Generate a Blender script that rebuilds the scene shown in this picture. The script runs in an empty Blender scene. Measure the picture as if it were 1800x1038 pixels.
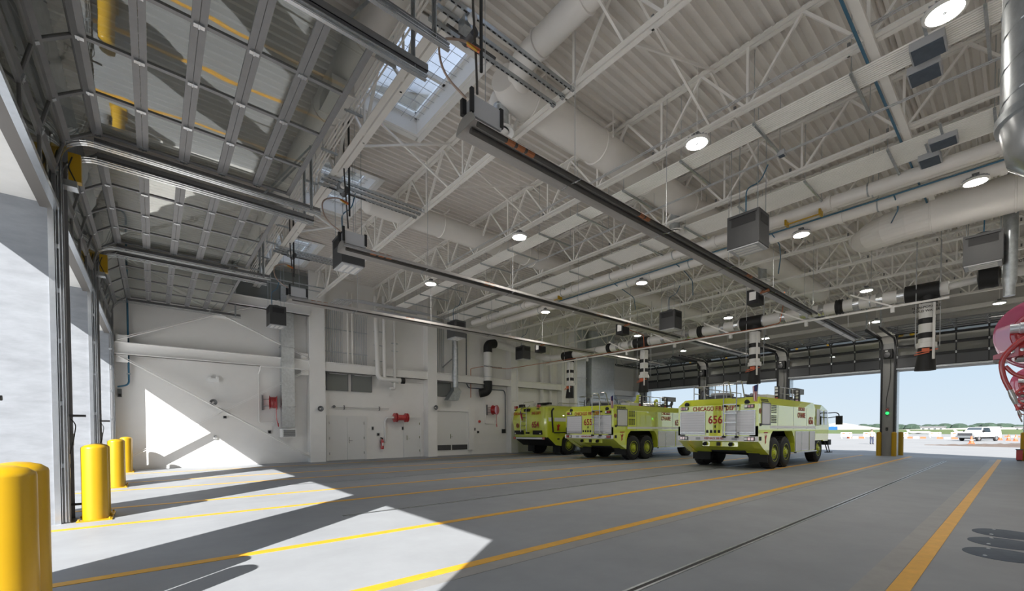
import bpy, math, random
from mathutils import Vector, Matrix
random.seed(7)
SC = bpy.context.scene
COL = SC.collection
PI = math.pi

# ---------------------------------------------------------------- camera
cam_d = bpy.data.cameras.new('camera')
cam = bpy.data.objects.new('camera', cam_d)
COL.objects.link(cam)
FPX, CX, CY = 754.2, 912.5, 771.5
YAW, PIT, ROL = math.radians(49.597), math.radians(-1.261), math.radians(-0.0955)
fw = Vector((math.cos(YAW)*math.cos(PIT), math.sin(YAW)*math.cos(PIT), math.sin(PIT)))
rt = Vector((math.sin(YAW), -math.cos(YAW), 0))
up = rt.cross(fw)
r2 = rt*math.cos(ROL)+up*math.sin(ROL)
u2 = -rt*math.sin(ROL)+up*math.cos(ROL)
M = Matrix((r2, u2, -fw)).transposed().to_4x4()
M.translation = Vector((0, 0, 1.5))
cam.matrix_world = M
cam_d.sensor_width = 36
cam_d.lens = FPX*36/1800
cam_d.shift_x = (900-CX)/1800
cam_d.shift_y = (CY-519)/1800
cam_d.clip_start = 0.02
cam_d.clip_end = 4000
SC.camera = cam

# ---------------------------------------------------------------- world, sun, exposure
SC.view_settings.view_transform = 'Standard'
SC.view_settings.look = 'None'
SC.view_settings.exposure = 0.3
SC.view_settings.gamma = 1
SC.view_settings.use_curve_mapping = False
SC.cycles.max_bounces = 14
SC.cycles.diffuse_bounces = 9
SC.cycles.glossy_bounces = 6
SC.cycles.transparent_max_bounces = 16
SKY_STRENGTH = 0.84
SUN_STRENGTH = 10.2
LAMP_STRENGTH = 140.0
W = bpy.data.worlds.new('sky')
SC.world = W
W.use_nodes = True
nt = W.node_tree
nt.nodes.clear()
o_ = nt.nodes.new('ShaderNodeOutputWorld')
b_ = nt.nodes.new('ShaderNodeBackground')
tc_ = nt.nodes.new('ShaderNodeTexCoord')
sp_ = nt.nodes.new('ShaderNodeSeparateXYZ')
rp_ = nt.nodes.new('ShaderNodeValToRGB')
nt.links.new(tc_.outputs['Generated'], sp_.inputs[0])
nt.links.new(sp_.outputs['Z'], rp_.inputs[0])
nt.links.new(rp_.outputs[0], b_.inputs[0])
nt.links.new(b_.outputs[0], o_.inputs[0])
cr = rp_.color_ramp
cr.elements[0].position = 0.0
cr.elements[0].color = (0.70, 0.80, 0.88, 1)
cr.elements[1].position = 1.0
cr.elements[1].color = (0.72, 0.82, 1.0, 1)
e = cr.elements.new(0.16)
e.color = (0.57, 0.74, 0.91, 1)
e = cr.elements.new(0.45)
e.color = (0.60, 0.75, 0.97, 1)
b_.inputs[1].default_value = SKY_STRENGTH
sun_d = bpy.data.lights.new('sun', 'SUN')
sun_d.energy = SUN_STRENGTH
sun_d.angle = math.radians(0.5)
sun_d.color = (1.0, 0.975, 0.94)
sun = bpy.data.objects.new('sun', sun_d)
COL.objects.link(sun)
sun.rotation_euler = Vector((1.2, 0.93, -1.0)).to_track_quat('-Z', 'Y').to_euler()
sun.location = (-30, -20, 30)

# ---------------------------------------------------------------- materials
def mat(name, col, rough=0.5, metal=0.0, var=0.0, scale=4.0, bump=0.0, bscale=20.0, coat=0.0, spec=0.5, stretch=None):
    m = bpy.data.materials.new(name)
    m.use_nodes = True
    t = m.node_tree
    p = t.nodes['Principled BSDF']
    p.inputs['Base Color'].default_value = (*col, 1)
    p.inputs['Roughness'].default_value = rough
    p.inputs['Metallic'].default_value = metal
    p.inputs['Specular IOR Level'].default_value = spec
    p.inputs['Coat Weight'].default_value = coat
    p.inputs['Coat Roughness'].default_value = 0.02
    p.inputs['Coat IOR'].default_value = 2.6
    if var > 0 or bump > 0:
        tc = t.nodes.new('ShaderNodeTexCoord')
        src = tc.outputs['Object']
        if stretch:
            mp = t.nodes.new('ShaderNodeMapping')
            mp.inputs['Scale'].default_value = stretch
            t.links.new(src, mp.inputs[0])
            src = mp.outputs[0]
    if var > 0:
        n = t.nodes.new('ShaderNodeTexNoise')
        n.inputs['Scale'].default_value = scale
        n.inputs['Detail'].default_value = 8
        n.inputs['Roughness'].default_value = 0.65
        t.links.new(src, n.inputs['Vector'])
        r = t.nodes.new('ShaderNodeValToRGB')
        r.color_ramp.elements[0].position = 0.3
        r.color_ramp.elements[1].position = 0.7
        r.color_ramp.elements[0].color = (*[max(0, c*(1-var)) for c in col], 1)
        r.color_ramp.elements[1].color = (*[min(1, c*(1+var)) for c in col], 1)
        t.links.new(n.outputs[0], r.inputs[0])
        t.links.new(r.outputs[0], p.inputs['Base Color'])
    if bump > 0:
        n2 = t.nodes.new('ShaderNodeTexNoise')
        n2.inputs['Scale'].default_value = bscale
        n2.inputs['Detail'].default_value = 4
        t.links.new(src, n2.inputs['Vector'])
        bp = t.nodes.new('ShaderNodeBump')
        bp.inputs['Strength'].default_value = bump
        bp.inputs['Distance'].default_value = 0.02
        t.links.new(n2.outputs[0], bp.inputs['Height'])
        t.links.new(bp.outputs[0], p.inputs['Normal'])
    return m

def emit(name, col, strength):
    m = bpy.data.materials.new(name)
    m.use_nodes = True
    t = m.node_tree
    p = t.nodes['Principled BSDF']
    p.inputs['Base Color'].default_value = (*col, 1)
    p.inputs['Emission Color'].default_value = (*col, 1)
    p.inputs['Emission Strength'].default_value = strength
    return m

def glass_mat(name, tint, ior, bump=0.0, bscale=1.5, rough=0.0):
    m = bpy.data.materials.new(name)
    m.use_nodes = True
    t = m.node_tree
    t.nodes.clear()
    o = t.nodes.new('ShaderNodeOutputMaterial')
    mx = t.nodes.new('ShaderNodeMixShader')
    tr = t.nodes.new('ShaderNodeBsdfTransparent')
    tr.inputs[0].default_value = (*tint, 1)
    gl = t.nodes.new('ShaderNodeBsdfGlossy')
    gl.inputs['Roughness'].default_value = rough
    gl.inputs[0].default_value = (0.95, 0.97, 0.95, 1)
    fr = t.nodes.new('ShaderNodeFresnel')
    fr.inputs[0].default_value = ior
    t.links.new(fr.outputs[0], mx.inputs[0])
    t.links.new(tr.outputs[0], mx.inputs[1])
    t.links.new(gl.outputs[0], mx.inputs[2])
    t.links.new(mx.outputs[0], o.inputs[0])
    if bump > 0:
        tc = t.nodes.new('ShaderNodeTexCoord')
        n = t.nodes.new('ShaderNodeTexNoise')
        n.inputs['Scale'].default_value = bscale
        n.inputs['Detail'].default_value = 1
        b = t.nodes.new('ShaderNodeBump')
        b.inputs['Strength'].default_value = bump
        b.inputs['Distance'].default_value = 0.05
        t.links.new(tc.outputs['Object'], n.inputs['Vector'])
        t.links.new(n.outputs[0], b.inputs['Height'])
        t.links.new(b.outputs[0], gl.inputs['Normal'])
    return m

MT = dict(
    floor=mat('concrete_floor', (0.285, 0.298, 0.315), 0.55, var=0.09, scale=0.9, bump=0.02, bscale=60, spec=0.12),
    apron=mat('apron_concrete', (0.255, 0.253, 0.25), 0.8, var=0.06, scale=0.2),
    yard=mat('forecourt_concrete', (0.74, 0.73, 0.71), 0.8, var=0.05, scale=0.2),
    pier=mat('cast_concrete', (0.23, 0.245, 0.268), 0.75, var=0.17, scale=1.6, bump=0.12, bscale=7, stretch=(1, 1, 3)),
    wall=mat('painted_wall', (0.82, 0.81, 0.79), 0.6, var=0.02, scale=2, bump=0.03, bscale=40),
    steelw=mat('white_painted_steel', (0.85, 0.83, 0.795), 0.45, var=0.03, scale=3),
    deck=mat('white_roof_deck', (0.77, 0.742, 0.705), 0.5, var=0.03, scale=2),
    ductw=mat('white_painted_duct', (0.82, 0.795, 0.76), 0.5, var=0.02, scale=2),
    galv=mat('galvanised_steel', (0.50, 0.53, 0.55), 0.32, metal=0.85, var=0.18, scale=9),
    soffit_lit=mat('soffit_concrete_lit', (0.66, 0.66, 0.65), 0.75, var=0.08, scale=1.5),  # same concrete as the piers, lightened: forecourt bounce light put into its colour
    alu=mat('aluminium_frame', (0.24, 0.24, 0.245), 0.42, metal=0.5, var=0.06, scale=6),
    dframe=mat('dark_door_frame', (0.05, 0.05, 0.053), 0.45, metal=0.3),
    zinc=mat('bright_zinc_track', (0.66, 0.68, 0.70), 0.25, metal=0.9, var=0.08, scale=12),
    dsteel=mat('dark_steel', (0.10, 0.10, 0.105), 0.45, metal=0.5, var=0.1, scale=8),
    dpanel=mat('dark_grey_panel', (0.11, 0.112, 0.118), 0.35, metal=0.2),
    bsteel=mat('bronze_steel', (0.16, 0.15, 0.14), 0.5, metal=0.3),
    black=mat('black_rubber', (0.012, 0.012, 0.013), 0.6),
    blackp=mat('black_pipe', (0.02, 0.02, 0.02), 0.45),
    yellow=mat('yellow_paint', (0.47, 0.28, 0.006), 0.35, var=0.03, scale=2),
    yline=mat('yellow_line_paint', (0.70, 0.36, 0.02), 0.5, var=0.12, scale=5),
    darkstrip=mat('dark_floor_strip', (0.27, 0.265, 0.255), 0.5, var=0.1, scale=3),
    groove=mat('trench_black', (0.03, 0.03, 0.03), 0.7),
    plate=mat('blue_grey_plate', (0.075, 0.095, 0.125), 0.8, var=0.15, scale=7),
    hood=mat('heater_reflector', (0.50, 0.485, 0.47), 0.38, metal=0.45, var=0.12, scale=3, stretch=(0.5, 3, 3)),
    hoodx=mat('heater_reflector_back', (0.34, 0.33, 0.31), 0.45, metal=0.6),
    tube=mat('heater_tube', (0.10, 0.095, 0.09), 0.5, metal=0.5),
    hosem=mat('grey_gas_hose', (0.30, 0.22, 0.18), 0.45),
    rust=mat('rust_orange', (0.32, 0.12, 0.05), 0.5),
    grey=mat('grey_cabinet', (0.17, 0.175, 0.18), 0.45, metal=0.1),
    colm=mat('column_cladding', (0.30, 0.30, 0.295), 0.5),
    far=mat('far_pale_wall', (0.40, 0.39, 0.38), 0.7),
    whitec=mat('white_car_paint', (0.55, 0.55, 0.55), 0.35),
    trim=mat('lit_brace_paint', (0.88, 0.87, 0.85), 0.5),  # braces lighter than the wall paint, their shading contrast put into the colour
    boxg=mat('dark_grey_box', (0.045, 0.046, 0.048), 0.5),
    galvb=mat('pale_galvanised', (0.62, 0.65, 0.68), 0.35, metal=0.45, var=0.1, scale=6),
    greyl=mat('light_grey_cabinet', (0.45, 0.46, 0.48), 0.5),
    white=mat('white_gloss', (0.88, 0.88, 0.87), 0.35),
    whitep=mat('white_plastic', (0.74, 0.73, 0.71), 0.45),
    lime=mat('lime_truck_paint', (0.76, 0.85, 0.05), 0.30, coat=1.0),
    limed=mat('lime_wheel_paint', (0.55, 0.62, 0.03), 0.4),
    shutter=mat('satin_aluminium_shutter', (0.78, 0.78, 0.81), 0.42, metal=0.15),
    chrome=mat('stainless', (0.55, 0.55, 0.54), 0.25, metal=0.9),
    red=mat('red_paint', (0.50, 0.025, 0.03), 0.3, coat=0.4),
    reel=mat('hose_reel_red_sheen', (0.60, 0.10, 0.20), 0.3, coat=0.8),  # pinker than the red itself: sky sheen mixed into the base colour
    redlet=mat('red_lettering', (0.42, 0.02, 0.012), 0.5),
    redlens=mat('red_lens', (0.45, 0.02, 0.015), 0.2, coat=1),
    blackletter=mat('black_lettering', (0.03, 0.03, 0.03), 0.6),
    tyre=mat('tyre_rubber', (0.018, 0.018, 0.019), 0.7, bump=0.3, bscale=12),
    blue=mat('blue_conduit', (0.03, 0.13, 0.22), 0.4),
    navy=mat('navy_flag_blue', (0.02, 0.03, 0.12), 0.7),
    flagred=mat('flag_red', (0.40, 0.02, 0.03), 0.7),
    glassd=mat('dark_cab_glass', (0.02, 0.03, 0.035), 0.03, coat=1),
    doorp=mat('painted_door', (0.74, 0.74, 0.73), 0.45),
    louvre=mat('grey_green_panel', (0.19, 0.20, 0.19), 0.6),
    copper=mat('copper_pipe', (0.55, 0.16, 0.07), 0.35, metal=0.6),
    orange=mat('safety_orange', (0.60, 0.13, 0.05), 0.5),
    lens=emit('lamp_lens', (1.0, 0.95, 0.87), LAMP_STRENGTH),
    green=emit('green_signal', (0.02, 0.9, 0.12), 2.0),
    grass=mat('airfield_grass', (0.085, 0.12, 0.03), 0.9, var=0.3, scale=0.3),
    dirt=mat('brown_dirt', (0.125, 0.09, 0.068), 0.95, var=0.25, scale=0.8, bump=0.5, bscale=3),
    gravel=mat('white_gravel', (0.36, 0.335, 0.30), 0.95, var=0.1, scale=0.4),
    tree=mat('distant_foliage', (0.035, 0.06, 0.04), 0.95, var=0.35, scale=0.2),
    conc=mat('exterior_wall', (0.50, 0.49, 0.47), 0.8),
    bluebox=mat('blue_container', (0.02, 0.12, 0.36), 0.5),
    skin=mat('skin', (0.45, 0.27, 0.19), 0.6),
    trouser=mat('dark_trousers', (0.05, 0.06, 0.10), 0.8),
    vest=mat('pale_orange_vest', (0.75, 0.36, 0.25), 0.7),
    hair=mat('dark_hair', (0.03, 0.022, 0.016), 0.7),
    pane2=glass_mat('far_door_glass', (0.90, 0.91, 0.90), 1.6, bump=0.05, bscale=1.3),
    pane=glass_mat('door_glass', (0.88, 0.90, 0.84), 2.5, bump=0.06, bscale=1.3),
    skyg=glass_mat('skylight_glass', (0.98, 0.98, 1.0), 1.25, rough=0.1),
)

# ---------------------------------------------------------------- mesh builder
class MB:
    def __init__(s):
        s.v = []
        s.f = []
    def add(s, vs, fs):
        b = len(s.v)
        s.v += [tuple(q) for q in vs]
        s.f += [tuple(b+i for i in f) for f in fs]
        return s
    def box(s, x0, y0, z0, x1, y1, z1):
        vs = [(x, y, z) for z in (z0, z1) for y in (y0, y1) for x in (x0, x1)]
        return s.add(vs, [(0, 2, 3, 1), (4, 5, 7, 6), (0, 1, 5, 4), (2, 6, 7, 3), (0, 4, 6, 2), (1, 3, 7, 5)])
    def bar(s, p, q, w, h, upv=(0, 0, 1)):
        p = Vector(p); q = Vector(q)
        d = (q-p).normalized()
        u = Vector(upv)
        a = d.cross(u)
        if a.length < 1e-5:
            a = d.cross(Vector((1, 0, 0)))
        a.normalize()
        b = a.cross(d)
        vs = []
        for c in (p, q):
            for i, j in ((-1, -1), (1, -1), (1, 1), (-1, 1)):
                vs.append(c+a*(i*w/2)+b*(j*h/2))
        return s.add(vs, [(3, 2, 1, 0), (4, 5, 6, 7), (0, 1, 5, 4), (1, 2, 6, 5), (2, 3, 7, 6), (3, 0, 4, 7)])
    def tube(s, pts, r, n=10, caps=True):
        pts = [Vector(p) for p in pts]
        rs = r if isinstance(r, (list, tuple)) else [r]*len(pts)
        ds = []
        for i in range(len(pts)):
            a = pts[max(0, i-1)]; b = pts[min(len(pts)-1, i+1)]
            ds.append((b-a).normalized())
        a = ds[0].cross(Vector((0, 0, 1)))
        if a.length < 1e-4:
            a = ds[0].cross(Vector((1, 0, 0)))
        a.normalize()
        base = len(s.v)
        for i, p in enumerate(pts):
            d = ds[i]
            a = (a-d*a.dot(d))
            if a.length < 1e-6:
                a = d.orthogonal()
            a.normalize()
            b = d.cross(a)
            for k in range(n):
                t = 2*PI*k/n
                s.v.append(tuple(p+(a*math.cos(t)+b*math.sin(t))*rs[i]))
        for i in range(len(pts)-1):
            for k in range(n):
                k2 = (k+1) % n
                s.f.append((base+i*n+k, base+i*n+k2, base+(i+1)*n+k2, base+(i+1)*n+k))
        if caps:
            s.f.append(tuple(base+k for k in reversed(range(n))))
            s.f.append(tuple(base+(len(pts)-1)*n+k for k in range(n)))
        return s
    def lathe(s, c, axis, prof, n=20):
        # prof: (radius, offset along axis)
        c = Vector(c); ax = Vector(axis).normalized()
        a = ax.orthogonal().normalized(); b = ax.cross(a)
        base = len(s.v)
        for r, t in prof:
            for k in range(n):
                th = 2*PI*k/n
                s.v.append(tuple(c+ax*t+(a*math.cos(th)+b*math.sin(th))*max(r, 1e-4)))
        for i in range(len(prof)-1):
            for k in range(n):
                k2 = (k+1) % n
                s.f.append((base+i*n+k, base+i*n+k2, base+(i+1)*n+k2, base+(i+1)*n+k))
        return s
    def prism(s, poly, axis, a, b):
        # poly of 2D points in the two other axes (x->(y,z), y->(x,z), z->(x,y))
        def mk(p, t):
            return {'x': (t, p[0], p[1]), 'y': (p[0], t, p[1]), 'z': (p[0], p[1], t)}[axis]
        n = len(poly)
        vs = [mk(p, a) for p in poly]+[mk(p, b) for p in poly]
        fs = [tuple(reversed(range(n))), tuple(range(n, 2*n))]+[(i, (i+1) % n, n+(i+1) % n, n+i) for i in range(n)]
        return s.add(vs, fs)
    def loft(s, rings, caps=True):
        n = len(rings[0]); base = len(s.v)
        for r in rings:
            s.v += [tuple(p) for p in r]
        for i in range(len(rings)-1):
            for k in range(n):
                k2 = (k+1) % n
                s.f.append((base+i*n+k, base+i*n+k2, base+(i+1)*n+k2, base+(i+1)*n+k))
        if caps:
            s.f.append(tuple(base+k for k in reversed(range(n))))
            s.f.append(tuple(base+(len(rings)-1)*n+k for k in range(n)))
        return s

def bez(pts, k=6, r=0.15):
    # polyline with rounded corners
    P = [Vector(p) for p in pts]
    out = [P[0]]
    for i in range(1, len(P)-1):
        a, b, c = P[i-1], P[i], P[i+1]
        ra = min(r, (a-b).length*0.49, (c-b).length*0.49)
        p0 = b+(a-b).normalized()*ra
        p1 = b+(c-b).normalized()*ra
        for j in range(k+1):
            t = j/k
            out.append(p0*(1-t)**2+b*2*t*(1-t)+p1*t*t)
    out.append(P[-1])
    return out

WL = {}
def wloc(o):
    return WL.get(o.name, Vector((0, 0, 0))) if o else Vector((0, 0, 0))

def obj(name, mb, m, parent=None, smooth=False, label=None, **props):
    me = bpy.data.meshes.new(name)
    L = wloc(parent)
    if L.length > 0:
        me.from_pydata([(v[0]-L.x, v[1]-L.y, v[2]-L.z) for v in mb.v], [], mb.f)
    else:
        me.from_pydata(mb.v, [], mb.f)
    me.materials.append(MT[m] if isinstance(m, str) else m)
    if smooth:
        me.polygons.foreach_set('use_smooth', [True]*len(me.polygons))
        me.set_sharp_from_angle(angle=math.radians(40))
    o = bpy.data.objects.new(name, me)
    COL.objects.link(o)
    if parent:
        o.parent = parent
        WL[o.name] = L
    if label:
        o['label'] = label
    for k, v in props.items():
        o[k] = v
    return o

def thing(name, label, cat, loc=(0, 0, 0), group=None):
    o = bpy.data.objects.new(name, None)
    COL.objects.link(o)
    o.location = loc
    o.empty_display_size = 0.1
    o['label'] = label
    o['category'] = cat
    if group:
        o['group'] = group
    WL[o.name] = Vector(loc)
    return o

def tag(o, label, cat, group=None):
    o['label'] = label
    o['category'] = cat
    if group:
        o['group'] = group
    return o

def struct(name, mb, m, label=None, smooth=False):
    o = obj(name, mb, m, smooth=smooth)
    o['kind'] = 'structure'
    if label:
        o['label'] = label
    return o

def struct_root(name, loc, label):
    o = bpy.data.objects.new(name, None)
    COL.objects.link(o)
    o.location = loc
    o['kind'] = 'structure'
    o['label'] = label
    WL[o.name] = Vector(loc)
    return o

def text(name, body, size, loc, face, m, parent, sx=1.0, align='CENTER'):
    cu = bpy.data.curves.new(name, 'FONT')
    cu.body = body
    cu.size = size
    cu.align_x = align
    cu.align_y = 'CENTER'
    cu.extrude = 0.002
    cu.offset = size*0.018
    cu.resolution_u = 3
    cu.materials.append(MT[m])
    ax = {'-x': ((0, -1, 0), (0, 0, 1)), '-y': ((1, 0, 0), (0, 0, 1))}[face]
    X = Vector(ax[0]); Y = Vector(ax[1]); Z = X.cross(Y)
    R = Matrix((X*sx, Y, Z)).transposed().to_4x4()
    R.translation = Vector(loc)-wloc(parent)
    tmp = bpy.data.objects.new(name, cu)
    me = bpy.data.meshes.new_from_object(tmp)
    me.name = name
    bpy.data.objects.remove(tmp)
    o = bpy.data.objects.new(name, me)
    COL.objects.link(o)
    o.parent = parent
    o.matrix_basis = R
    return o

def copy_tree(root, loc, label):
    r = root.copy(); COL.objects.link(r)
    r.location = loc
    r['label'] = label
    for ch in list(root.children):
        c = ch.copy(); COL.objects.link(c); c.parent = r
        for g in list(ch.children):
            d = g.copy(); COL.objects.link(d); d.parent = c
    return r

ORD = ['first', 'second', 'third', 'fourth', 'fifth', 'sixth', 'seventh', 'eighth', 'ninth', 'tenth', 'eleventh']
BAY = [2.30, 7.63, 12.96, 18.30]
PIER = [-0.36, 4.97, 10.30, 15.63, 20.96]
XL, XR, YN, YF = -1.20, 31.6, -0.75, 21.95
ZD = 8.88   # underside of deck
# ================================================================ SETTING
# floor slab of the hall (runs out under the outer piers)
fl = struct('floor', MB().box(-2.75, YN-0.3, -0.3, 33.3, YF+0.3, 0), 'floor', 'smooth grey concrete floor slab of the vehicle hall')
# painted lane lines, darker strips beside them and trench drains
LINES = [0.73, 3.97, 6.06, 9.37, 11.36, 14.60, 16.68, 19.95]
for i, y in enumerate(LINES):
    obj('lane_line', MB().box(-2.5, y-0.075, 0.0, 31.45, y+0.075, 0.004), 'yline', fl)
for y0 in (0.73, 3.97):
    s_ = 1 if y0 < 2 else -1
    obj('darker_strip', MB().box(0.0, min(y0+s_*0.08, y0+s_*0.30), 0.0, 31.0, max(y0+s_*0.08, y0+s_*0.30), 0.003), 'darkstrip', fl)
for k, c in enumerate(BAY):
    g = obj('trench_slot', MB().box(2.5, c+0.02, 0.0, 28.2, c+0.065, 0.004), 'groove', fl)
    m_ = MB()
    m_.box(2.5, c-0.005, 0, 28.2, c+0.02, 0.006).box(2.5, c+0.065, 0, 28.2, c+0.09, 0.006)
    obj('trench_edge_angle', m_, 'galv', g)
for i, x in enumerate((9.25, 8.47, 7.68)):
    m_ = MB().lathe((x, 0.13, 0), (0, 0, 1), [(0.001, 0.008), (0.33, 0.008), (0.345, 0.004), (0.345, 0.0)], 28)
    p_ = thing('floor_cover_plate', 'round blue-grey cover plate set in the floor, %s of three counted from the camera' % ('furthest', 'middle', 'nearest')[i], 'cover plate', (x, 0.13, 0), 'round floor plates beside the yellow line')
    obj('plate', m_, 'plate', p_, smooth=True)
    for a in range(3):
        obj('bolt', MB().lathe((x+0.27*math.cos(a*2.1+0.5), 0.13+0.27*math.sin(a*2.1+0.5), 0.008), (0, 0, 1), [(0.02, 0), (0.018, 0.006), (0.001, 0.006)], 8), 'galv', p_)

# ---- wall_left: five concrete piers, soffit slab, wall above
wl = struct_root('wall_left', (XL, 10, 0), 'concrete door wall with five thick piers between open glass doors')
for k, y in enumerate(PIER):
    y0, y1 = y-0.32, y+0.32
    if k == 0:
        y0 = YN-0.3
    if k == 4:
        y0, y1 = 21.36, YF+0.3
    obj('pier', MB().box(-2.6, y0, 0, XL+0.02, y1, 5.06), 'pier', wl)
obj('soffit_lintel', MB().box(-2.6, YN-0.3, 5.06, -1.30, YF+0.3, 5.9), 'soffit_lit', wl)
obj('upper_wall', MB().box(-2.6, YN-0.3, 5.9, XL-0.1, YF+0.3, 10.2), 'pier', wl)
for k, c in enumerate(BAY):
    obj('steel_lintel', MB().box(-1.30, c-2.40, 4.99, -1.16, c+(3.05 if k == 3 else 2.40), 5.9), 'bsteel', wl)

# ---- wall_back (the long end wall) with columns, beams and braces
struct('wall_back', MB().box(-2.7, YF, 0, 33.3, YF+0.3, 10.2), 'wall', 'white painted end wall')
wb = struct_root('steel_frame_1', (14, 21.6, 0), 'white steel framing standing before the end wall, with cross bracing')  # load-bearing columns, beams and braces of the end wall
COLX = [(5.53, 6.22), (11.62, 12.2), (17.6, 18.2), (22.3, 23.0)]
for a, b in COLX:
    obj('post', MB().box(a, 21.45, 0, b, YF, ZD), 'wall', wb)
obj('post', MB().box(23.0, 20.9, 0, 23.3, YF, ZD), 'wall', wb)
def ibeam(x0, x1, z0, z1, y0, y1):
    m = MB()
    t = 0.03
    m.box(x0, y0, z1-t, x1, y1, z1)
    m.box(x0, y0, z0, x1, y1, z0+t)
    m.box(x0, (y0+y1)/2-0.1, z0, x1, (y0+y1)/2+0.1, z1)
    return m
edges = [(-1.1, 5.53), (6.22, 11.62), (12.2, 17.6), (18.2, 22.3), (23.3, 31.4)]
for a, b in edges:
    obj('cross_beam', ibeam(a, b, 4.30, 4.74, 21.42, 21.85), 'wall', wb)
obj('cross_beam', ibeam(1.9, 5.53, 6.75, 7.15, 21.2, 21.6), 'wall', wb)
obj('wall_panel', MB().box(2.6, 21.55, 7.15, 5.5, 21.65, 8.6), 'louvre', wb)
def brace(p, q):
    (x0, z0), (x1, z1) = p, q
    m = MB().bar((x0, 21.5, z0), (x1, 21.5, z1), 0.02, 0.15, (0, 1, 0))
    d = Vector((x1-x0, 0, z1-z0)).normalized(); nrm = Vector((-d.z, 0, d.x))
    if nrm.z < 0:
        nrm = -nrm
    a = Vector((x0, 21.52, z0))+nrm*0.06; b = Vector((x1, 21.52, z1))+nrm*0.06
    m.bar(a, b, 0.13, 0.015, nrm)
    return m
ctr = (2.25, 2.27)
for q in ((-0.95, 4.22), (5.5, 0.24), (-1.05, 0.25), (5.5, 4.25)):
    obj('brace', brace(ctr, q), 'trim', wb)
ctr2 = (2.15, 6.27)
for q in ((-0.95, 4.80), (5.5, 4.80), (-1.0, 7.6), (5.5, 7.7)):
    obj('brace', brace(ctr2, q), 'trim', wb)
for c in (ctr, ctr2):
    obj('gusset_plate', MB().box(c[0]-0.22, 21.53, c[1]-0.17, c[0]+0.22, 21.55, c[1]+0.17), 'wall', wb)
for q in ((-0.85, 4.15), (5.35, 0.33), (5.35, 4.18), (-0.85, 4.87), (5.35, 4.9)):
    obj('gusset_plate', MB().box(q[0]-0.16, 21.53, q[1]-0.14, q[0]+0.16, 21.55, q[1]+0.14), 'wall', wb)

# ---- wall_right (far door wall): columns, header, wall above
wr = struct_root('wall_right', (XR, 10, 0), 'far door wall with grey steel columns between the open doors')
for k, y in enumerate(PIER):
    y0, y1 = y-0.26, y+0.26
    p_ = obj('column', MB().box(XR-0.10, y0, 0, XR+0.35, y1, 6.3), 'colm', wr)
    p_['label'] = 'grey steel clad column'
    m_ = MB()
    m_.box(XR+0.1, y-0.36, 0, XR+0.75, y-0.26, 4.8)
    m_.box(XR+0.1, y+0.26, 0, XR+0.75, y+0.36, 4.8)
    obj('door_jamb', m_, 'galv', wr)
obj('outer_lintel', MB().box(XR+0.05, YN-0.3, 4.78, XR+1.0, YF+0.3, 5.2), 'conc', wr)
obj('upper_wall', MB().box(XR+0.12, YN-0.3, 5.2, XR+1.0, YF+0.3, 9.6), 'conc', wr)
for z in (6.75, 7.55):
    obj('girt', MB().box(XR-0.15, YN, z, XR+0.12, YF, z+0.22), 'steelw', wr)
# ---- wall_front (the end wall beside the camera)
struct('wall_front', MB().box(-2.7, YN-0.3, 0, 33.3, YN, 10.2), 'wall', 'white end wall beside the hose reels')

# ---- ceiling: ribbed deck with four skylight openings
SKY = [(1.75, 4.65), (7.10, 10.0), (12.40, 15.25), (18.2, 21.1)]
SX0, SX1 = 3.0, 5.18
cl = struct_root('ceiling', (15, 10, ZD), 'white ribbed metal roof deck above the hall')
def ribs(x0, x1, y0, y1):
    P = 0.203
    prof = []
    n0 = math.floor(y0/P); n1 = math.ceil(y1/P)
    for i in range(n0, n1+1):
        for dy, dz in ((0.0, 0), (0.055, 0), (0.085, 0.09), (0.172, 0.09)):
            yy = i*P+dy
            if y0 <= yy <= y1:
                prof.append((yy, ZD+dz))
    prof = [(y0, ZD)]+prof+[(y1, ZD)]
    vs = [(x0, a, b) for a, b in prof]+[(x1, a, b) for a, b in prof]
    n = len(prof)
    return MB().add(vs, [(i, i+1, n+i+1, n+i) for i in range(n-1)])
cuts = [-0.8]
for a, b in SKY:
    cuts += [a, b]
cuts.append(22.2)
for i in range(0, len(cuts), 2):
    obj('deck_sheet', ribs(-1.4, 33, cuts[i], cuts[i+1]), 'deck', cl)
for a, b in SKY:
    obj('deck_sheet', ribs(-1.4, SX0, a, b), 'deck', cl)
    obj('deck_sheet', ribs(SX1, 33, a, b), 'deck', cl)
m_ = MB()
zz = (9.0, 9.25)
m_.box(-2.7, YN-0.3, zz[0], SX0, YF+0.3, zz[1]).box(SX1, YN-0.3, zz[0], 33.0, YF+0.3, zz[1])
for i in range(0, len(cuts), 2):
    m_.box(SX0, min(cuts[i], cuts[i]) if i else YN-0.3, zz[0], SX1, cuts[i+1], zz[1])
obj('roof_slab', m_, 'deck', cl)

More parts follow.
